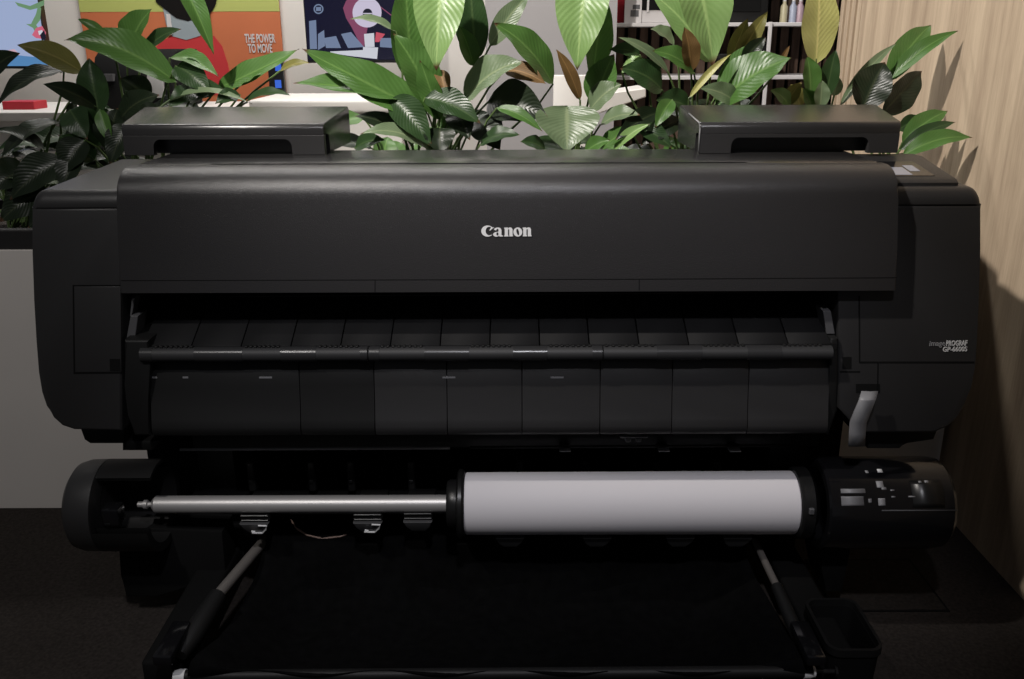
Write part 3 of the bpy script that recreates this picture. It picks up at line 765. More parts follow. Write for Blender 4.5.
P = Plant(20, 2.66, 'dark green peace lily at the far left edge of the picture, below the left screen')
P.leaf((64, 71), (-4, 106), 24, VD, (0, -.6, 1), yb=2.62, yt=2.52)
P.leaf((82, 72), (17, 45), 20, OL, (.1, -1, .5), yb=2.62, yt=2.55)
P.leaf((-14, 80), (20, 53), 19, VD, (-.2, -1, .2), yb=2.6, yt=2.55)
P.leaf((97, 107), (43, 84), 16, VD, (.1, -1, .4), yb=2.58, yt=2.5)
P.leaf((45, 150), (-6, 130), 18, VD, (0, -.5, 1), yb=2.56, yt=2.5)
P.leaf((60, 122), (0, 160), 22, VD, (0, -.5, 1), yb=2.62, yt=2.5)
P.leaf((70, 183), (5, 178), 16, GG, (-.5, -.2, -.6), yb=2.52, yt=2.46, sag=.1)
P.leaf((65, 160), (10, 200), 30, VD, (0, -1, .4), yb=2.5, yt=2.44)
P.leaf((50, 190), (0, 222), 30, VD, (0, -1, .3), yb=2.5, yt=2.44)
P.leaf((30, 170), (-10, 190), 30, VD, (0, -1, .3), yb=2.52, yt=2.44)
P.leaf((80, 150), (62, 195), 22, VD, (0, -1, .3), yb=2.5, yt=2.44)
P.leaf((60, 205), (28, 228), 20, VD, (0, -1, .3), yb=2.47, yt=2.43)
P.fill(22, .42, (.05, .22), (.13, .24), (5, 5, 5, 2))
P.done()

P = Plant(140, 2.68, 'peace lily with a long broad leaf reaching left, before the orange poster')
P.leaf((176, 82), (64, 40), 30, MI, (.1, -1, .7), yb=2.58, yt=2.52, sag=.10)
P.leaf((108, 38), (77, 19), 8, MI, (.1, -1, .5), yb=2.6, yt=2.6)
P.leaf((127, 57), (152, 9), 27, MI, (-.4, -1, .3), yb=2.66, yt=2.62)
P.leaf((143, 57), (181, 29), 15, DK, (.2, -1, .8), yb=2.66, yt=2.62)
P.leaf((99, 114), (89, 58), 24, DK, (.2, -1, .1), yb=2.58, yt=2.60)
P.leaf((178, -22), (214, 55), 17, MI, (.5, -1, .3), yb=2.5, yt=2.48, fold=.6, stem=False)
P.leaf((170, 58), (219, 77), 18, MI, (.1, -.7, 1), yb=2.6, yt=2.5)
P.leaf((218, 88), (299, 49), 21, MI, (.1, -1, .8), yb=2.58, yt=2.54, sag=-.05)
P.leaf((280, 71), (310, 63), 8, OL, (0, -1, .8), yb=2.6, yt=2.58)
P.leaf((245, 103), (290, 95), 13, DK, (0, -.6, 1), yb=2.52, yt=2.48)
P.leaf((176, 66), (212, 95), 22, DK, (0, -1, .6), yb=2.56, yt=2.5)
P.leaf((155, 112), (252, 104), 14, GG, (0, -.3, 1), yb=2.5, yt=2.47, sag=.1)
P.leaf((200, 92), (168, 108), 18, DK, (0, -1, .6), yb=2.54, yt=2.47)
P.leaf((240, 95), (215, 104), 14, DK, (0, -1, .6), yb=2.5, yt=2.46)
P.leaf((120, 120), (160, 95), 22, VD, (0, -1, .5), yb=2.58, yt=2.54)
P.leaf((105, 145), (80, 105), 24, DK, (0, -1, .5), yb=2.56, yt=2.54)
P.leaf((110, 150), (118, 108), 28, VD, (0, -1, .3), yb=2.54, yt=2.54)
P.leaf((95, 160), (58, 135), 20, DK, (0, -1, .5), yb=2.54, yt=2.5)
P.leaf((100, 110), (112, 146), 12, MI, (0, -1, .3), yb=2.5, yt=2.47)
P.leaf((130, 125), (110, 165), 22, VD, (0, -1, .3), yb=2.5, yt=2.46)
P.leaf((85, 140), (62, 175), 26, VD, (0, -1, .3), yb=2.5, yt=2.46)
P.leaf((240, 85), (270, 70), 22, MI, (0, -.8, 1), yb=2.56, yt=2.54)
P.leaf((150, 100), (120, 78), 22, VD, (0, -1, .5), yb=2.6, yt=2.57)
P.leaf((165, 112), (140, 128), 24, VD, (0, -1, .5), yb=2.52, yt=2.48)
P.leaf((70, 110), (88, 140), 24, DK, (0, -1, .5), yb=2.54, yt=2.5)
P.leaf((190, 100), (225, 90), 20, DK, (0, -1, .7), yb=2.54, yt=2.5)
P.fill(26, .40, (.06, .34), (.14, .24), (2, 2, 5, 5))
P.done()

P = Plant(425, 2.66, 'tall peace lily with bright upright leaves, centre left behind the printer')
P.leaf((428, 114), (302, 49), 36, MI, (.2, -1, .9), yb=2.56, yt=2.50, sag=-.03, fold=.2)
P.leaf((408, 99), (293, 83), 26, MI, (0, -.8, 1), yb=2.55, yt=2.47, sag=.0)
P.leaf((396, 32), (350, 19), 11, GG, (0, -.6, 1), yb=2.58, yt=2.56)
P.leaf((410, 80), (404, -25), 30, MI, (.3, -1, .1), yb=2.64, yt=2.60)
P.leaf((443, -30), (436, 71), 40, LI+0, (0, -1, .35), yb=2.54, yt=2.46, fold=.3, stem=False)
P.leaf((436, 112), (393, 33), 30, MI, (.4, -1, .2), yb=2.56, yt=2.54, fold=.5)
P.leaf((440, 120), (420, 60), 20, MI, (-.3, -1, .3), yb=2.54, yt=2.52)
P.leaf((476, 60), (470, -22), 27, DK, (-.2, -1, .1), yb=2.66, yt=2.64)
P.leaf((490, 46), (530, -6), 17, GG, (.3, -1, .5), yb=2.66, yt=2.66)
P.leaf((474, 66), (459, 26), 16, MI, (.3, -1, .2), yb=2.62, yt=2.6)
P.leaf((553, 84), (494, 23), 27, MI, (.3, -1, .7), yb=2.6, yt=2.54, sag=.06)
P.leaf((464, 101), (523, 62), 32, GG, (-.1, -1, 1), yb=2.56, yt=2.5, sag=.08)
P.leaf((505, 70), (546, 84), 16, BR_, (0, -1, .5), yb=2.58, yt=2.54)
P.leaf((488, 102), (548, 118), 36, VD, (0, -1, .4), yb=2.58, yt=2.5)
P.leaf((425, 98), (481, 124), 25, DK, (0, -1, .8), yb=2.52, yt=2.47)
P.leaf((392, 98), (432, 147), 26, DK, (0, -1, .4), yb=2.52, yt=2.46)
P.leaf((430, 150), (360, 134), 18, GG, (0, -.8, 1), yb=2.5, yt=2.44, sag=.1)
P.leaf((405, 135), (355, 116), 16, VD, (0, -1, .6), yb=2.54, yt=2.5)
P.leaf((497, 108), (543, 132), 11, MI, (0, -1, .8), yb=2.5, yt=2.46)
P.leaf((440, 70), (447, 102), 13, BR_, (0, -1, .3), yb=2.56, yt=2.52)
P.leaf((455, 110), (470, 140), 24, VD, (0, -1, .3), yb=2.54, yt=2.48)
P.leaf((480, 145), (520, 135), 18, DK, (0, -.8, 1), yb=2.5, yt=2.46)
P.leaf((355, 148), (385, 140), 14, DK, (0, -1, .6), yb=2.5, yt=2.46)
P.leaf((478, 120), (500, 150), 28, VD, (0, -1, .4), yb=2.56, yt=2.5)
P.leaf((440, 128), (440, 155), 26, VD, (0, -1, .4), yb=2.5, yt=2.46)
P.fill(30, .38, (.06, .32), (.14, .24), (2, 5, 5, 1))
P.done()

P = Plant(580, 2.68, 'pale green peace lily with a heart-shaped drooping leaf, just right of the picture middle')
P.leaf((588, -30), (577, 70), 42, LI, (-.2, -1, .3), yb=2.58, yt=2.52, fold=.3, stem=False)
P.leaf((592, 80), (600, -12), 24, MI, (.5, -1, .2), yb=2.62, yt=2.62)
P.leaf((580, 100), (556, 49), 11, BR_, (0, -1, .3), yb=2.6, yt=2.56)
P.leaf((567, 106), (567, 152), 52, GG, (0, -1, .45), yb=2.54, yt=2.47, fold=.25, wave=.02)
P.leaf((595, 106), (614, 54), 27, MI, (-.3, -1, .4), yb=2.6, yt=2.57)
P.leaf((590, 110), (622, 84), 22, GG, (0, -1, .9), yb=2.58, yt=2.54)
P.leaf((545, 150), (520, 142), 14, DK, (0, -1, .8), yb=2.5, yt=2.46)
P.leaf((600, 150), (635, 130), 16, MI, (0, -1, .9), yb=2.52, yt=2.47)
P.leaf((600, 125), (640, 115), 20, GG, (0, -.8, 1), yb=2.54, yt=2.48)
P.leaf((585, 152), (610, 140), 14, MI, (0, -1, .7), yb=2.48, yt=2.45)
P.fill(14, .26, (.06, .22), (.12, .2), (2, 5, 2, 1))
P.done()

P = Plant(690, 2.68, 'peace lily with broad pale leaves and yellowing olive tips, behind the right roll cover')
P.leaf((690, -40), (713, 66), 46, LI, (.2, -1, .35), yb=2.6, yt=2.54, fold=.25, stem=False)
P.leaf((712, 62), (650, -8), 24, LI, (-.4, -1, .6), yb=2.58, yt=2.56, stem=False)
P.leaf((691, 72), (684, 27), 17, BR_, (.3, -1, .2), yb=2.54, yt=2.52)
P.leaf((674, 46), (650, 29), 18, GG, (0, -.7, 1), yb=2.6, yt=2.58)
P.leaf((694, 73), (652, 51), 19, MI, (0, -1, .8), yb=2.54, yt=2.5)
P.leaf((668, 72), (617, 37), 9, GG, (0, -1, .6), yb=2.56, yt=2.52)
P.leaf((662, 90), (620, 68), 26, DK, (0, -1, .6), yb=2.56, yt=2.52)
P.leaf((640, 55), (609, 50), 12, DK, (0, -1, .5), yb=2.6, yt=2.58)
P.leaf((622, 72), (646, 60), 14, LI, (0, -.8, 1), yb=2.58, yt=2.55)
P.leaf((733, 68), (768, 11), 15, OL, (.2, -1, .3), yb=2.66, yt=2.64)
P.leaf((730, 66), (748, 18), 13, OL, (-.2, -1, .3), yb=2.67, yt=2.66)
P.leaf((716, 104), (792, 58), 40, MI, (-.2, -1, 1), yb=2.54, yt=2.47, sag=.05, fold=.25)
P.leaf((718, 92), (766, 40), 18, MI, (-.3, -1, .6), yb=2.58, yt=2.56)
P.leaf((742, 62), (766, 37), 13, VD, (-.3, -1, -.2), yb=2.54, yt=2.53)
P.leaf((689, 98), (731, 54), 6, YE, (0, -1, .4), yb=2.5, yt=2.5)
P.leaf((715, 38), (728, -6), 12, LI, (.2, -1, .3), yb=2.62, yt=2.62)
P.leaf((614, 149), (650, 124), 10, LI, (0, -1, .8), yb=2.48, yt=2.45)
P.leaf((660, 112), (615, 140), 18, VD, (0, -1, .4), yb=2.52, yt=2.47)
P.leaf((680, 120), (640, 146), 18, VD, (0, -1, .4), yb=2.5, yt=2.46)
P.leaf((672, 100), (655, 128), 14, MI, (0, -1, .5), yb=2.5, yt=2.46)
P.leaf((690, 108), (655, 100), 20, DK, (0, -1, .5), yb=2.54, yt=2.5)
P.leaf((640, 128), (672, 148), 16, DK, (0, -1, .5), yb=2.48, yt=2.45)
P.leaf((740, 106), (700, 88), 18, GG, (0, -1, .5), yb=2.52, yt=2.48)
P.leaf((785, 105), (802, 82), 12, OL, (0, -1, .5), yb=2.56, yt=2.54)
P.leaf((790, 108), (770, 90), 14, MI, (0, -1, .5), yb=2.54, yt=2.5)
P.leaf((776, 72), (790, 45), 5, BR_, (0, -1, .3), yb=2.56, yt=2.54)
P.fill(24, .34, (.06, .32), (.12, .22), (2, 5, 5, 1))
P.done()

P = Plant(818, 2.72, 'slim peace lily with one tall yellow leaf, left of the oak wall')
P.leaf((816, 64), (819, -28), 29, YE, (0, -1, .2), yb=2.6, yt=2.58, fold=.2)
P.leaf((811, 94), (807, 56), 17, MI, (.2, -1, .3), yb=2.58, yt=2.58)
P.leaf((826, 97), (836, 49), 15, DK, (-.4, -1, .2), yb=2.6, yt=2.58)
P.leaf((820, 108), (822, 80), 13, GG, (0, -1, .3), yb=2.54, yt=2.54)
P.leaf((834, 96), (838, 76), 10, GG, (0, -1, .3), yb=2.62, yt=2.6)
P.leaf((812, 108), (803, 88), 12, MI, (0, -1, .3), yb=2.56, yt=2.54)
P.leaf((800, 108), (790, 84), 14, OL, (0, -1, .4), yb=2.6, yt=2.58)
P.fill(6, .16, (.06, .2), (.1, .16), (2, 1, 2, 1))
P.done()

P = Plant(890, 2.72, 'peace lily with dark leaves casting its shadow on the pale oak wall')
P.leaf((888, 81), (931, 25), 22, MI, (-.4, -1, .3), yb=2.72, yt=2.80)
P.leaf((890, 79), (958, 31), 14, MI, (.1, -.8, 1), yb=2.71, yt=2.70, sag=.06)
P.leaf((862, 110), (885, 62), 30, VD, (-.5, -1, -.2), yb=2.64, yt=2.66)
P.leaf((882, 114), (922, 71), 26, VD, (.2, -1, -.1), yb=2.64, yt=2.68)
P.leaf((840, 106), (897, 43), 9, GG, (-.3, -1, .6), yb=2.66, yt=2.7)
P.leaf((902, 143), (948, 111), 18, MI, (0, -.9, .8), yb=2.6, yt=2.62)
P.leaf((902, 156), (973, 138), 17, MI, (0, -.9, .9), yb=2.54, yt=2.53, sag=.08)
P.leaf((900, 150), (956, 122), 12, DK, (0, -.9, .8), yb=2.58, yt=2.58)
P.leaf((898, 130), (923, 119), 13, DK, (0, -1, .4), yb=2.62, yt=2.64)
P.fill(5, .10, (.05, .16), (.1, .16), (2, 5, 2))
P.done()

# ------------------------------------------------------------------ showroom behind
def flat_quad(name, pts, m, parent, d=.002):
    q = MB(); q.loft(pts, [Vector(p)+Vector((0, d, 0)) for p in pts]); return q.build(name, m, parent)
def blob(name, pix, Y, m, parent, d=.002):
    return flat_quad(name, [at(x, y, Y) for x, y in pix], m, parent, d)
# left screen
def screen(Y, pxl, pxr, top, bot, label, m):
    x0, x1 = at(pxl, bot, Y).x, at(pxr, bot, Y).x; z0, z1 = at(pxl, bot, Y).z, at(pxl, top, Y).z
    t = thing('display_screen', ((x0+x1)/2, Y, z0), label, 'screen')
    q = MB(); q.box((x0-.006, Y, z0-.014), (x1+.006, Y+.05, z1+.006), .004, 1); q.build('screen_case', M['tvblack'], t)
    q = MB(); q.box((x0, Y-.002, z0), (x1, Y-.0002, z1)); p = q.build('screen_panel', m, t)
    return t, p, (x0, x1, z0, z1)
YS = 4.7
t1, p1_, r = screen(YS, -60, 48, -60, 66, 'wall screen showing pale blue sky and a plant, at the left edge', emis('screen_sky', (.66, .72, .86), .8))
g_ = emis('screen_green', (.45, .60, .45), .8); pk = emis('screen_pink', (.85, .42, .52), .8); wh = emis('screen_white', (.85, .86, .90), .8); nb = emis('screen_blue', (.35, .55, .75), .8); dg = emis('screen_dark', (.13, .13, .19), .8)
YY = YS-.004
blob('screen_picture', [(15, 2), (30, 6), (44, 0), (44, 5), (38, 8), (30, 10), (18, 6)], YY, g_, p1_)
blob('screen_picture', [(38, 6), (41, 8), (40, 20), (36, 25), (41, 32), (37, 36), (33, 28), (26, 24), (31, 24), (36, 14)], YY, g_, p1_)
blob('screen_picture', [(36, 28), (42, 26), (46, 33), (43, 39), (36, 38), (32, 35)], YY-.001, pk, p1_)
blob('screen_picture', [(38, 31), (42, 30), (43, 34), (39, 35)], YY-.003, wh, p1_)
blob('screen_picture', [(40, 35), (44, 30), (46, 38), (42, 41)], YY-.005, dg, p1_)
blob('screen_picture', [(-20, 56), (-5, 50), (10, 54), (24, 56), (47, 58), (47.5, 66), (-20, 66)], YY-.001, nb, p1_)
blob('screen_picture', [(0, 52), (14, 49), (20, 55), (2, 57)], YY-.003, emis('screen_rose', (.85, .7, .75), .8), p1_)
# centre screen
t2, p2_, r = screen(YS, 308.5, 420, -60, 60, 'wall screen showing a big paper reel on dark blue, right of the orange poster', emis('screen_navy', (.10, .10, .19), .8))
wt = emis('screen_reel', (.84, .81, .90), .8); pu = emis('screen_plum', (.55, .30, .42), .8); gb = emis('screen_greyblue', (.48, .54, .66), .8); re = emis('screen_coral', (.82, .35, .42), .8)
blob('screen_picture', [(343, 8), (346, 1), (352, -6), (362, -8), (368, 0), (366, 10), (368, 25), (364, 47), (358, 40), (352, 28), (346, 18)], YY, pu, p2_)
blob('screen_picture', ell(367, 12.5, 14.5, 15, 0, 360, 28)[:-1], YY-.003, wt, p2_)
blob('screen_picture', ell(367.5, 13.5, 4.8, 5, 0, 360, 18)[:-1], YY-.006, dg, p2_)
blob('screen_picture', [(363, 13), (372, 13), (372, 14), (363, 14)], YY-.009, wt, p2_)
blob('screen_picture', [(380, 6), (393, 16), (394, 18), (381, 8)], YY-.003, pu, p2_)
blob('screen_picture', [(376, 32), (385, 34), (379, 42), (375, 42)], YY-.003, re, p2_)
blob('screen_picture', [(309, 21), (316, 20), (317, 49), (310, 49)], YY-.003, gb, p2_)
for a in ([(318, 34), (324, 30), (325, 46), (318, 50)], [(324, 38), (336, 36), (341, 48), (326, 48)], [(341, 34), (351, 32), (364, 47), (348, 48)]):
    blob('screen_picture', a, YY-.003, gb, p2_)
blob('screen_picture', [(364, 34), (374, 33), (374.5, 47), (365, 47)], YY-.004, wh, p2_)
blob('screen_picture', [(330, 51.5), (363, 50), (363, 47), (378, 47.5), (377, 59), (350, 56), (331, 53)], YY-.006, wh, p2_)
blob('screen_picture', [(380, 38), (394, 38), (394, 48), (380, 47)], YY-.003, gb, p2_)
def ringshape(cx, cy, r0, r1):
    q = MB(); n = 20
    a = [q.bm.verts.new(at(cx+r0*math.cos(6.283*k/n), cy+r0*math.sin(6.283*k/n), YY-.003)) for k in range(n)]
    b = [q.bm.verts.new(at(cx+r1*math.cos(6.283*k/n), cy+r1*math.sin(6.283*k/n), YY-.003)) for k in range(n)]
    for k in range(n): q.bm.faces.new((a[k], a[(k+1) % n], b[(k+1) % n], b[k]))
    q.build('screen_picture', gb, p2_)
ringshape(318.5, 9, 5, 3.7); blob('screen_picture', [(316, 7), (321, 7), (321, 11), (316, 11)], YY-.003, gb, p2_)

# orange poster
YP = 5.19
def zz(px, py): return at(px, py, YP)
x0, x1 = zz(88, 60).x, zz(284, 60).x; zb0, zt0 = zz(100, 105).z, zz(100, -50).z
PO = thing('wall_poster', ((x0+x1)/2, YP, zb0), 'large orange and green wall poster of a person in red', 'poster')
orange = mat('poster_orange', (.52, .15, .06), .6, noise=.06, nscale=5); lime = mat('poster_lime', (.42, .46, .13), .6); skin = mat('poster_teal', (.28, .33, .36), .6)
hairm = mat('poster_black', (.009, .008, .008), .8, spec=.08); red2 = mat('poster_red', (.50, .03, .035), .6)
q = MB(); q.box((x0, YP-.012, zb0), (x1, YP, zt0)); sh = q.build('poster_sheet', orange, PO)
zl = zz(100, 12).z
q = MB(); q.box((x0, YP-.0135, zl), (x1, YP-.0121, zt0)); q.build('poster_band', lime, PO)
def pb(name, pix, m, k): blob(name, pix, YP-.014-.003*k, m, PO)
pb('poster_figure', [(146, 95), (150, 70), (153, 52), (160, 42), (172, 36), (196, 34), (214, 36), (222, 46), (228, 64), (233, 95)], red2, 0)
pb('poster_figure', [(163, 8), (205, 6), (208, 22), (200, 36), (186, 40), (172, 36), (166, 24)], skin, 1)
pb('poster_figure', [(150, -40), (222, -40), (216, 4), (210, 14), (200, 17), (188, 21), (176, 18), (166, 10), (156, 2)], hairm, 2)
pb('poster_figure', [(166, 14), (170, 14), (173, 34), (168, 36)], wh if False else M['lightpack'], 3)
pb('poster_figure', [(206, 15), (210, 14), (212, 40), (208, 38)], hairm, 3)
v = text_shape('THE POWER', 1, .02, .001, 'CENTER'); w = max(p.x for p in v[0])-min(p.x for p in v[0])
ca, cb = at(245, 42.5, YP-.016), at(275.5, 42.5, YP-.016); k = (cb-ca).length/w
shape_obj('poster_lettering', ([Vector((p.x*k, p.y*k*2.15, p.z)) for p in v[0]], v[1]), (ca+cb)/2, (1, 0, 0), (0, 0, 1), M['lightpack'], PO)
v = text_shape('TO MOVE', 1, .02, .001, 'CENTER'); w = max(p.x for p in v[0])-min(p.x for p in v[0])
ca, cb = at(248.5, 52.5, YP-.016), at(272.5, 52.5, YP-.016); k = (cb-ca).length/w
shape_obj('poster_lettering', ([Vector((p.x*k, p.y*k*2.15, p.z)) for p in v[0]], v[1]), (ca+cb)/2, (1, 0, 0), (0, 0, 1), M['lightpack'], PO)

# counters
ztl = at(40, 108, 4.2).z
C1 = thing('counter', (-2.4, 4.3, 0), 'white counter under the left wall screen', 'counter')
q = MB(); q.box((-3.6, 4.0, .0), (-.80, 4.6, ztl-.04), .004, 1); q.build('counter_body', M['counter'], C1)
q = MB(); q.box((-3.65, 3.96, ztl-.04), (-.78, 4.62, ztl), .004, 1); q.build('counter_top', M['counter'], C1)
def onto(px, w, d, h, Y=4.1): c = at(px, 108, Y); return (c.x-w/2, Y, ztl), (c.x+w/2, Y+d, ztl+h)
a, b = onto(14, .10, .12, .035); tag(bx('small_carton', a, (a[0]+.14, b[1], b[2]), M['redpack'], None, .002, 1), 'small red carton lying on the white counter at the far left', 'carton')
# dark device standing on the counter
dv0, dv1 = at(97, 108, 4.12).x, at(176, 108, 4.12).x
D = thing('desktop_machine', ((dv0+dv1)/2, 4.3, ztl), 'black desktop machine on the white counter behind the left leaves', 'machine')
q = MB(); q.prism_x([(4.1, ztl+.001), (4.1, ztl+.10), (4.16, ztl+.22), (4.22, ztl+.25), (4.5, ztl+.25), (4.5, ztl+.001)], dv0, dv1, .012, 2); q.build('machine_body', M['inner'], D, smooth=True)
c = at(153, 84, 4.09); q = MB(); q.prism_x([(4.085, ztl+.05), (4.085, ztl+.10), (4.11, ztl+.15), (4.125, ztl+.15), (4.125, ztl+.05)], c.x-.03, c.x+.045, .006, 2); q.build('chrome_window', M['steel'], D, smooth=True)
c = at(141, 85, 4.09); q = MB(); q.box((c.x-.012, 4.085, ztl+.09), (c.x+.012, 4.11, ztl+.13)); q.build('indicator_lamp', emis('amber', (.95, .6, .2), .9), D)
q = MB(); q.box((dv0+.0, 4.092, ztl+.12), (dv0+.10, 4.13, ztl+.15)); q.build('slot_plate', M['bracket'], D)
# tablet with a blue glow
Yt = 4.3; a = at(274, 92, Yt); b = at(282.5, 62, Yt)
T_ = thing('status_display', ((a.x+b.x)/2, Yt, ztl), 'narrow upright black display with blue lit fields on the white counter', 'display')
q = MB(); q.box((a.x-.02, Yt, ztl), (b.x, Yt+.03, b.z), .003, 1); q.build('display_case', M['tvblack'], T_)
for (u0, v0, u1, v1) in ((275.5, 64, 281, 71), (275.5, 80, 281, 88)):
    s0, s1 = at(u0, v1, Yt), at(u1, v0, Yt); q = MB(); q.box((s0.x, Yt-.002, s0.z), (s1.x, Yt-.0002, s1.z)); q.build('lit_field', emis('blue_lit', (.25, .42, .85), .9), T_)
# low white printer-like cabinet behind the left roll cover
zc2 = at(320, 97, 3.7).z
C2 = thing('display_plinth', (-.68, 3.75, 0), 'low white display plinth behind the left roll cover', 'plinth')
q = MB(); q.box((-.98, 3.55, 0), (-.42, 3.95, zc2-.05), .006, 2); q.build('plinth_body', M['counter'], C2)
q = MB(); q.box((-1.0, 3.53, zc2-.05), (-.40, 3.97, zc2), .012, 3); q.build('plinth_top', M['counter'], C2, smooth=True)
# white slanted stand in the middle
W = thing('white_stand', (.32, 3.9, 0), 'white stand with a slanted tray between the plants, before the slatted shelves', 'stand')
a = at(553, 140, 3.9); b = at(590, 75, 3.9)
q = MB(); q.box((a.x, 3.88, 0), (b.x, 3.94, b.z), .006, 2); q.build('upright', M['counter'], W, smooth=True)
A = [at(590, 98, 3.87), at(600, 95, 3.87), at(646, 88, 3.87), at(646, 97, 3.87), at(592, 116, 3.87)]
q = MB(); q.loft(A, [p+Vector((0, .25, 0)) for p in A], .004, 1); q.build('tray', M['counter'], W)
q = MB(); q.box((a.x-.06, 3.75, 0), (b.x+.06, 4.1, .03), .006, 2); q.build('stand_base', M['counter'], W, smooth=True)

# slatted shelf unit
YB = 5.0
SU = thing('shelf_unit', (1.2, YB, 0), 'white framed shelf unit on a brown slatted panel, right of the grey wall', 'shelf')
zs1 = at(700, 24, YB-.28).z; zs2 = at(700, 77, YB-.28).z
sx0, sx1 = at(606, 60, YB-.28).x, 2.15
q = MB()
x = sx0+.02
while x < sx1-.03:
    q.box((x, YB+.02, .1), (x+.042, YB+.05, 2.4)); x += .062
q.build('slat_panel', M['slat'], SU)
bx('back_board', (sx0, YB+.05, .08), (sx1, YB+.08, 2.42), M['inner'], SU)
for z in (zs1, zs2, zs2-.42, zs1+.42):
    q = MB(); q.box((sx0+.02, YB-.30, z-.012), (sx1, YB+.018, z+.006), .002, 1); q.build('shelf_board', M['frameW'], SU)
for px in (607.5, 613, 767, 880):
    x = at(px, 60, YB-.3).x; w_ = .008 if px > 610 else .011
    q = MB(); q.box((x-w_, YB-.32, 0), (x+w_, YB-.298, zs1+.008), .002, 1); q.build('shelf_post', M['frameW'], SU)
zS = zs1+.0065
def pz(px, Y=YB-.2): return at(px, 22, Y).x
# things on the upper shelf
x = pz(620); o = bx('leaflet_box', (x-.02, YB-.2, zS), (x+.02, YB-.05, zS+.22), M['redpack'], None, .002, 1); tag(o, 'thin red box standing on the upper shelf beside the white leaflet', 'box')
x = pz(624); L_ = thing('product_leaflet', (x+.08, YB-.24, zS), 'white product leaflet standing on the upper shelf beside the red box', 'leaflet')
x -= .005
q = MB(); q.box((x, YB-.25, zS), (x+.085, YB-.235, zS+.16), .001, 1); q.build('leaflet_sheet', M['lightpack'], L_)
q = MB(); q.box((x+.03, YB-.252, zS+.03), (x+.07, YB-.2501, zS+.06)); q.box((x+.04, YB-.252, zS+.065), (x+.075, YB-.2501, zS+.085)); q.build('leaflet_picture', M['bracket'], L_)
x0_, x1_ = pz(636), pz(694)
G = thing('office_printer', ((x0_+x1_)/2, YB-.1, zS), 'light grey office printer with dark front on the upper shelf', 'printer')
q = MB(); q.box((x0_, YB-.24, zS), (x1_, YB+.0, zS+.30), .008, 2); q.build('printer_case', M['lightpack'], G, smooth=True)
q = MB(); q.box((x0_+.02, YB-.246, zS+.06), (x1_-.02, YB-.239, zS+.26), .002, 1); q.build('paper_opening', M['inner'], G)
q = MB(); q.box((x0_+.045, YB-.25, zS+.05), (x0_+.055, YB-.245, zS+.15)); q.build('opening_rib', M['lightpack'], G)
x0_, x1_ = pz(716), pz(766)
G = thing('black_printer', ((x0_+x1_)/2, YB-.1, zS), 'black photo printer on the upper shelf, left of the small bottles', 'printer')
q = MB(); q.box((x0_, YB-.26, zS), (x1_-.01, YB+.0, zS+.26), .01, 2); q.build('printer_case', M['dark'], G, smooth=True)
q = MB(); q.box((x0_+.03, YB-.264, zS+.05), (x1_-.05, YB-.259, zS+.16), .002, 1); q.build('paper_opening', M['inner'], G)
for px, c, lab_ in ((783, (.42, .38, .25), 'small cream ink bottle on the upper shelf, leftmost of three'), (792, (.30, .33, .42), 'small blue-grey ink bottle on the upper shelf, middle of three'), (799, (.36, .26, .30), 'small pinkish ink bottle on the upper shelf, nearest the tall yellow leaf')):
    x = pz(px); BT = thing('ink_bottle', (x, YB-.2, zS), lab_, 'bottle', 'ink bottles on the upper shelf')
    q = MB(); q.tube([(x, YB-.2, zS), (x, YB-.2, zS+.075), (x, YB-.2, zS+.09), (x, YB-.2, zS+.10)], [.018, .018, .009, .009], 16); q.build('bottle_body', mat('bottle_'+str(px), c, .4), BT, smooth=True)
    q = MB(); q.tube([(x, YB-.2, zS+.1), (x, YB-.2, zS+.118)], .0085, 14); q.build('bottle_cap', M['lightpack'], BT, smooth=True)
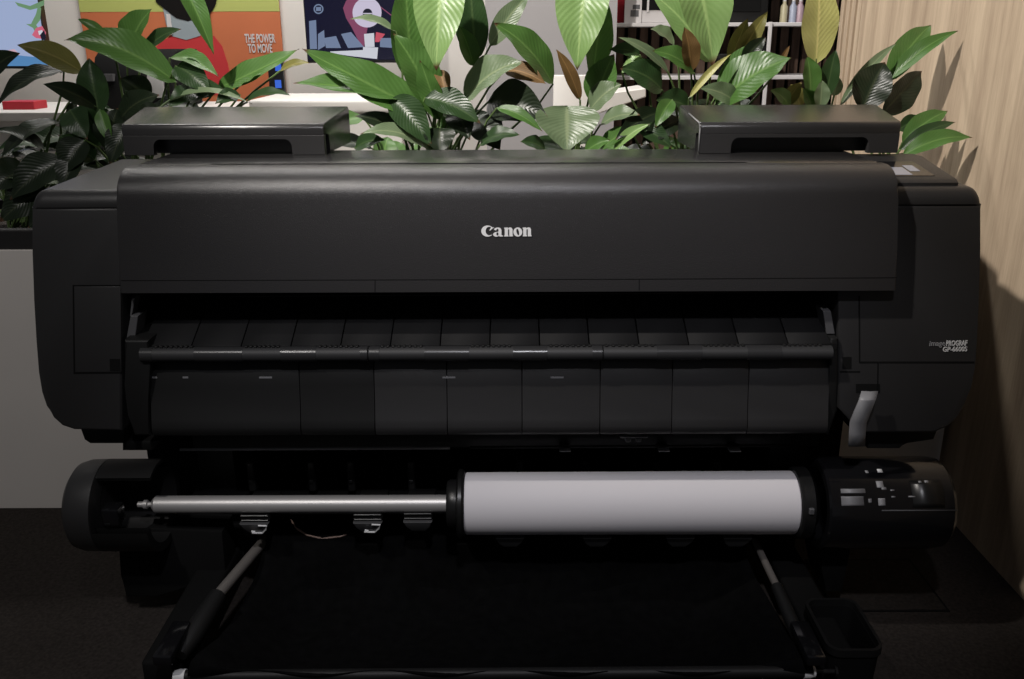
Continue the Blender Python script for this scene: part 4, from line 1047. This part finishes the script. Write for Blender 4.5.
# things on the lower shelf
zL = zs2+.0065
for px0_, px1_, h, lab_ in ((716, 748, .10, 'wide black box on the lower shelf, behind the big pale leaves'), (750, 764, .14, 'narrow black box on the lower shelf, beside the white shelf post')):
    x0_, x1_ = at(px0_, 75, YB-.2).x, at(px1_, 75, YB-.2).x
    BQ = thing('black_box', ((x0_+x1_)/2, YB-.15, zL), lab_, 'box')
    q = MB(); q.box((x0_, YB-.25, zL), (x1_, YB-.05, zL+h), .004, 1); q.build('box_body', M['inner'], BQ)
    q = MB(); q.box((x0_-.003, YB-.253, zL+h*.75), (x1_+.003, YB-.047, zL+h+.003), .004, 1); q.build('box_lid', M['dark'], BQ)

# ------------------------------------------------------------------ light
def spot(name, loc, target, energy, angle=60, size=.06, blend=.5, col=(1, .94, .88)):
    l = bpy.data.lights.new(name, 'SPOT'); l.energy = energy; l.spot_size = math.radians(angle); l.spot_blend = blend; l.shadow_soft_size = size; l.color = col
    o = bpy.data.objects.new(name, l); COL.objects.link(o); o.location = loc
    o.rotation_euler = (Vector(target)-Vector(loc)).to_track_quat('-Z', 'Y').to_euler(); return o
def area(name, loc, target, energy, sx, sy, col=(1, .96, .92)):
    l = bpy.data.lights.new(name, 'AREA'); l.energy = energy; l.shape = 'RECTANGLE'; l.size = sx; l.size_y = sy; l.color = col
    o = bpy.data.objects.new(name, l); COL.objects.link(o); o.location = loc
    o.rotation_euler = (Vector(target)-Vector(loc)).to_track_quat('-Z', 'Y').to_euler(); return o
spot('ceiling_spot_key', (-1.25, .9, 3.35), (.35, 2.95, 1.5), 560, 62, .05, .8)
spot('ceiling_spot_front', (.05, -.15, 2.9), (.05, 1.85, .33), 110, 40, .06, .7, (.95, .94, 1))
spot('ceiling_spot_front_left', (-1.2, .1, 3.0), (-1.05, 1.95, .55), 84, 52, .06, .8, (1, .96, .93))
area('showroom_light', (-1.0, 3.9, 3.2), (-1.0, 4.8, 1.0), 75, 2.5, .5)
area('shelf_light', (1.4, 4.0, 3.1), (1.4, 5.0, 1.2), 14, 1.0, .3)
w = bpy.data.worlds.new('world'); S.world = w; w.use_nodes = True
w.node_tree.nodes['Background'].inputs['Color'].default_value = (.9, .92, 1, 1)
w.node_tree.nodes['Background'].inputs['Strength'].default_value = .05

S.view_settings.view_transform = 'Standard'; S.view_settings.look = 'None'
S.view_settings.gamma = 1; S.view_settings.use_curve_mapping = False; S.view_settings.exposure = 0
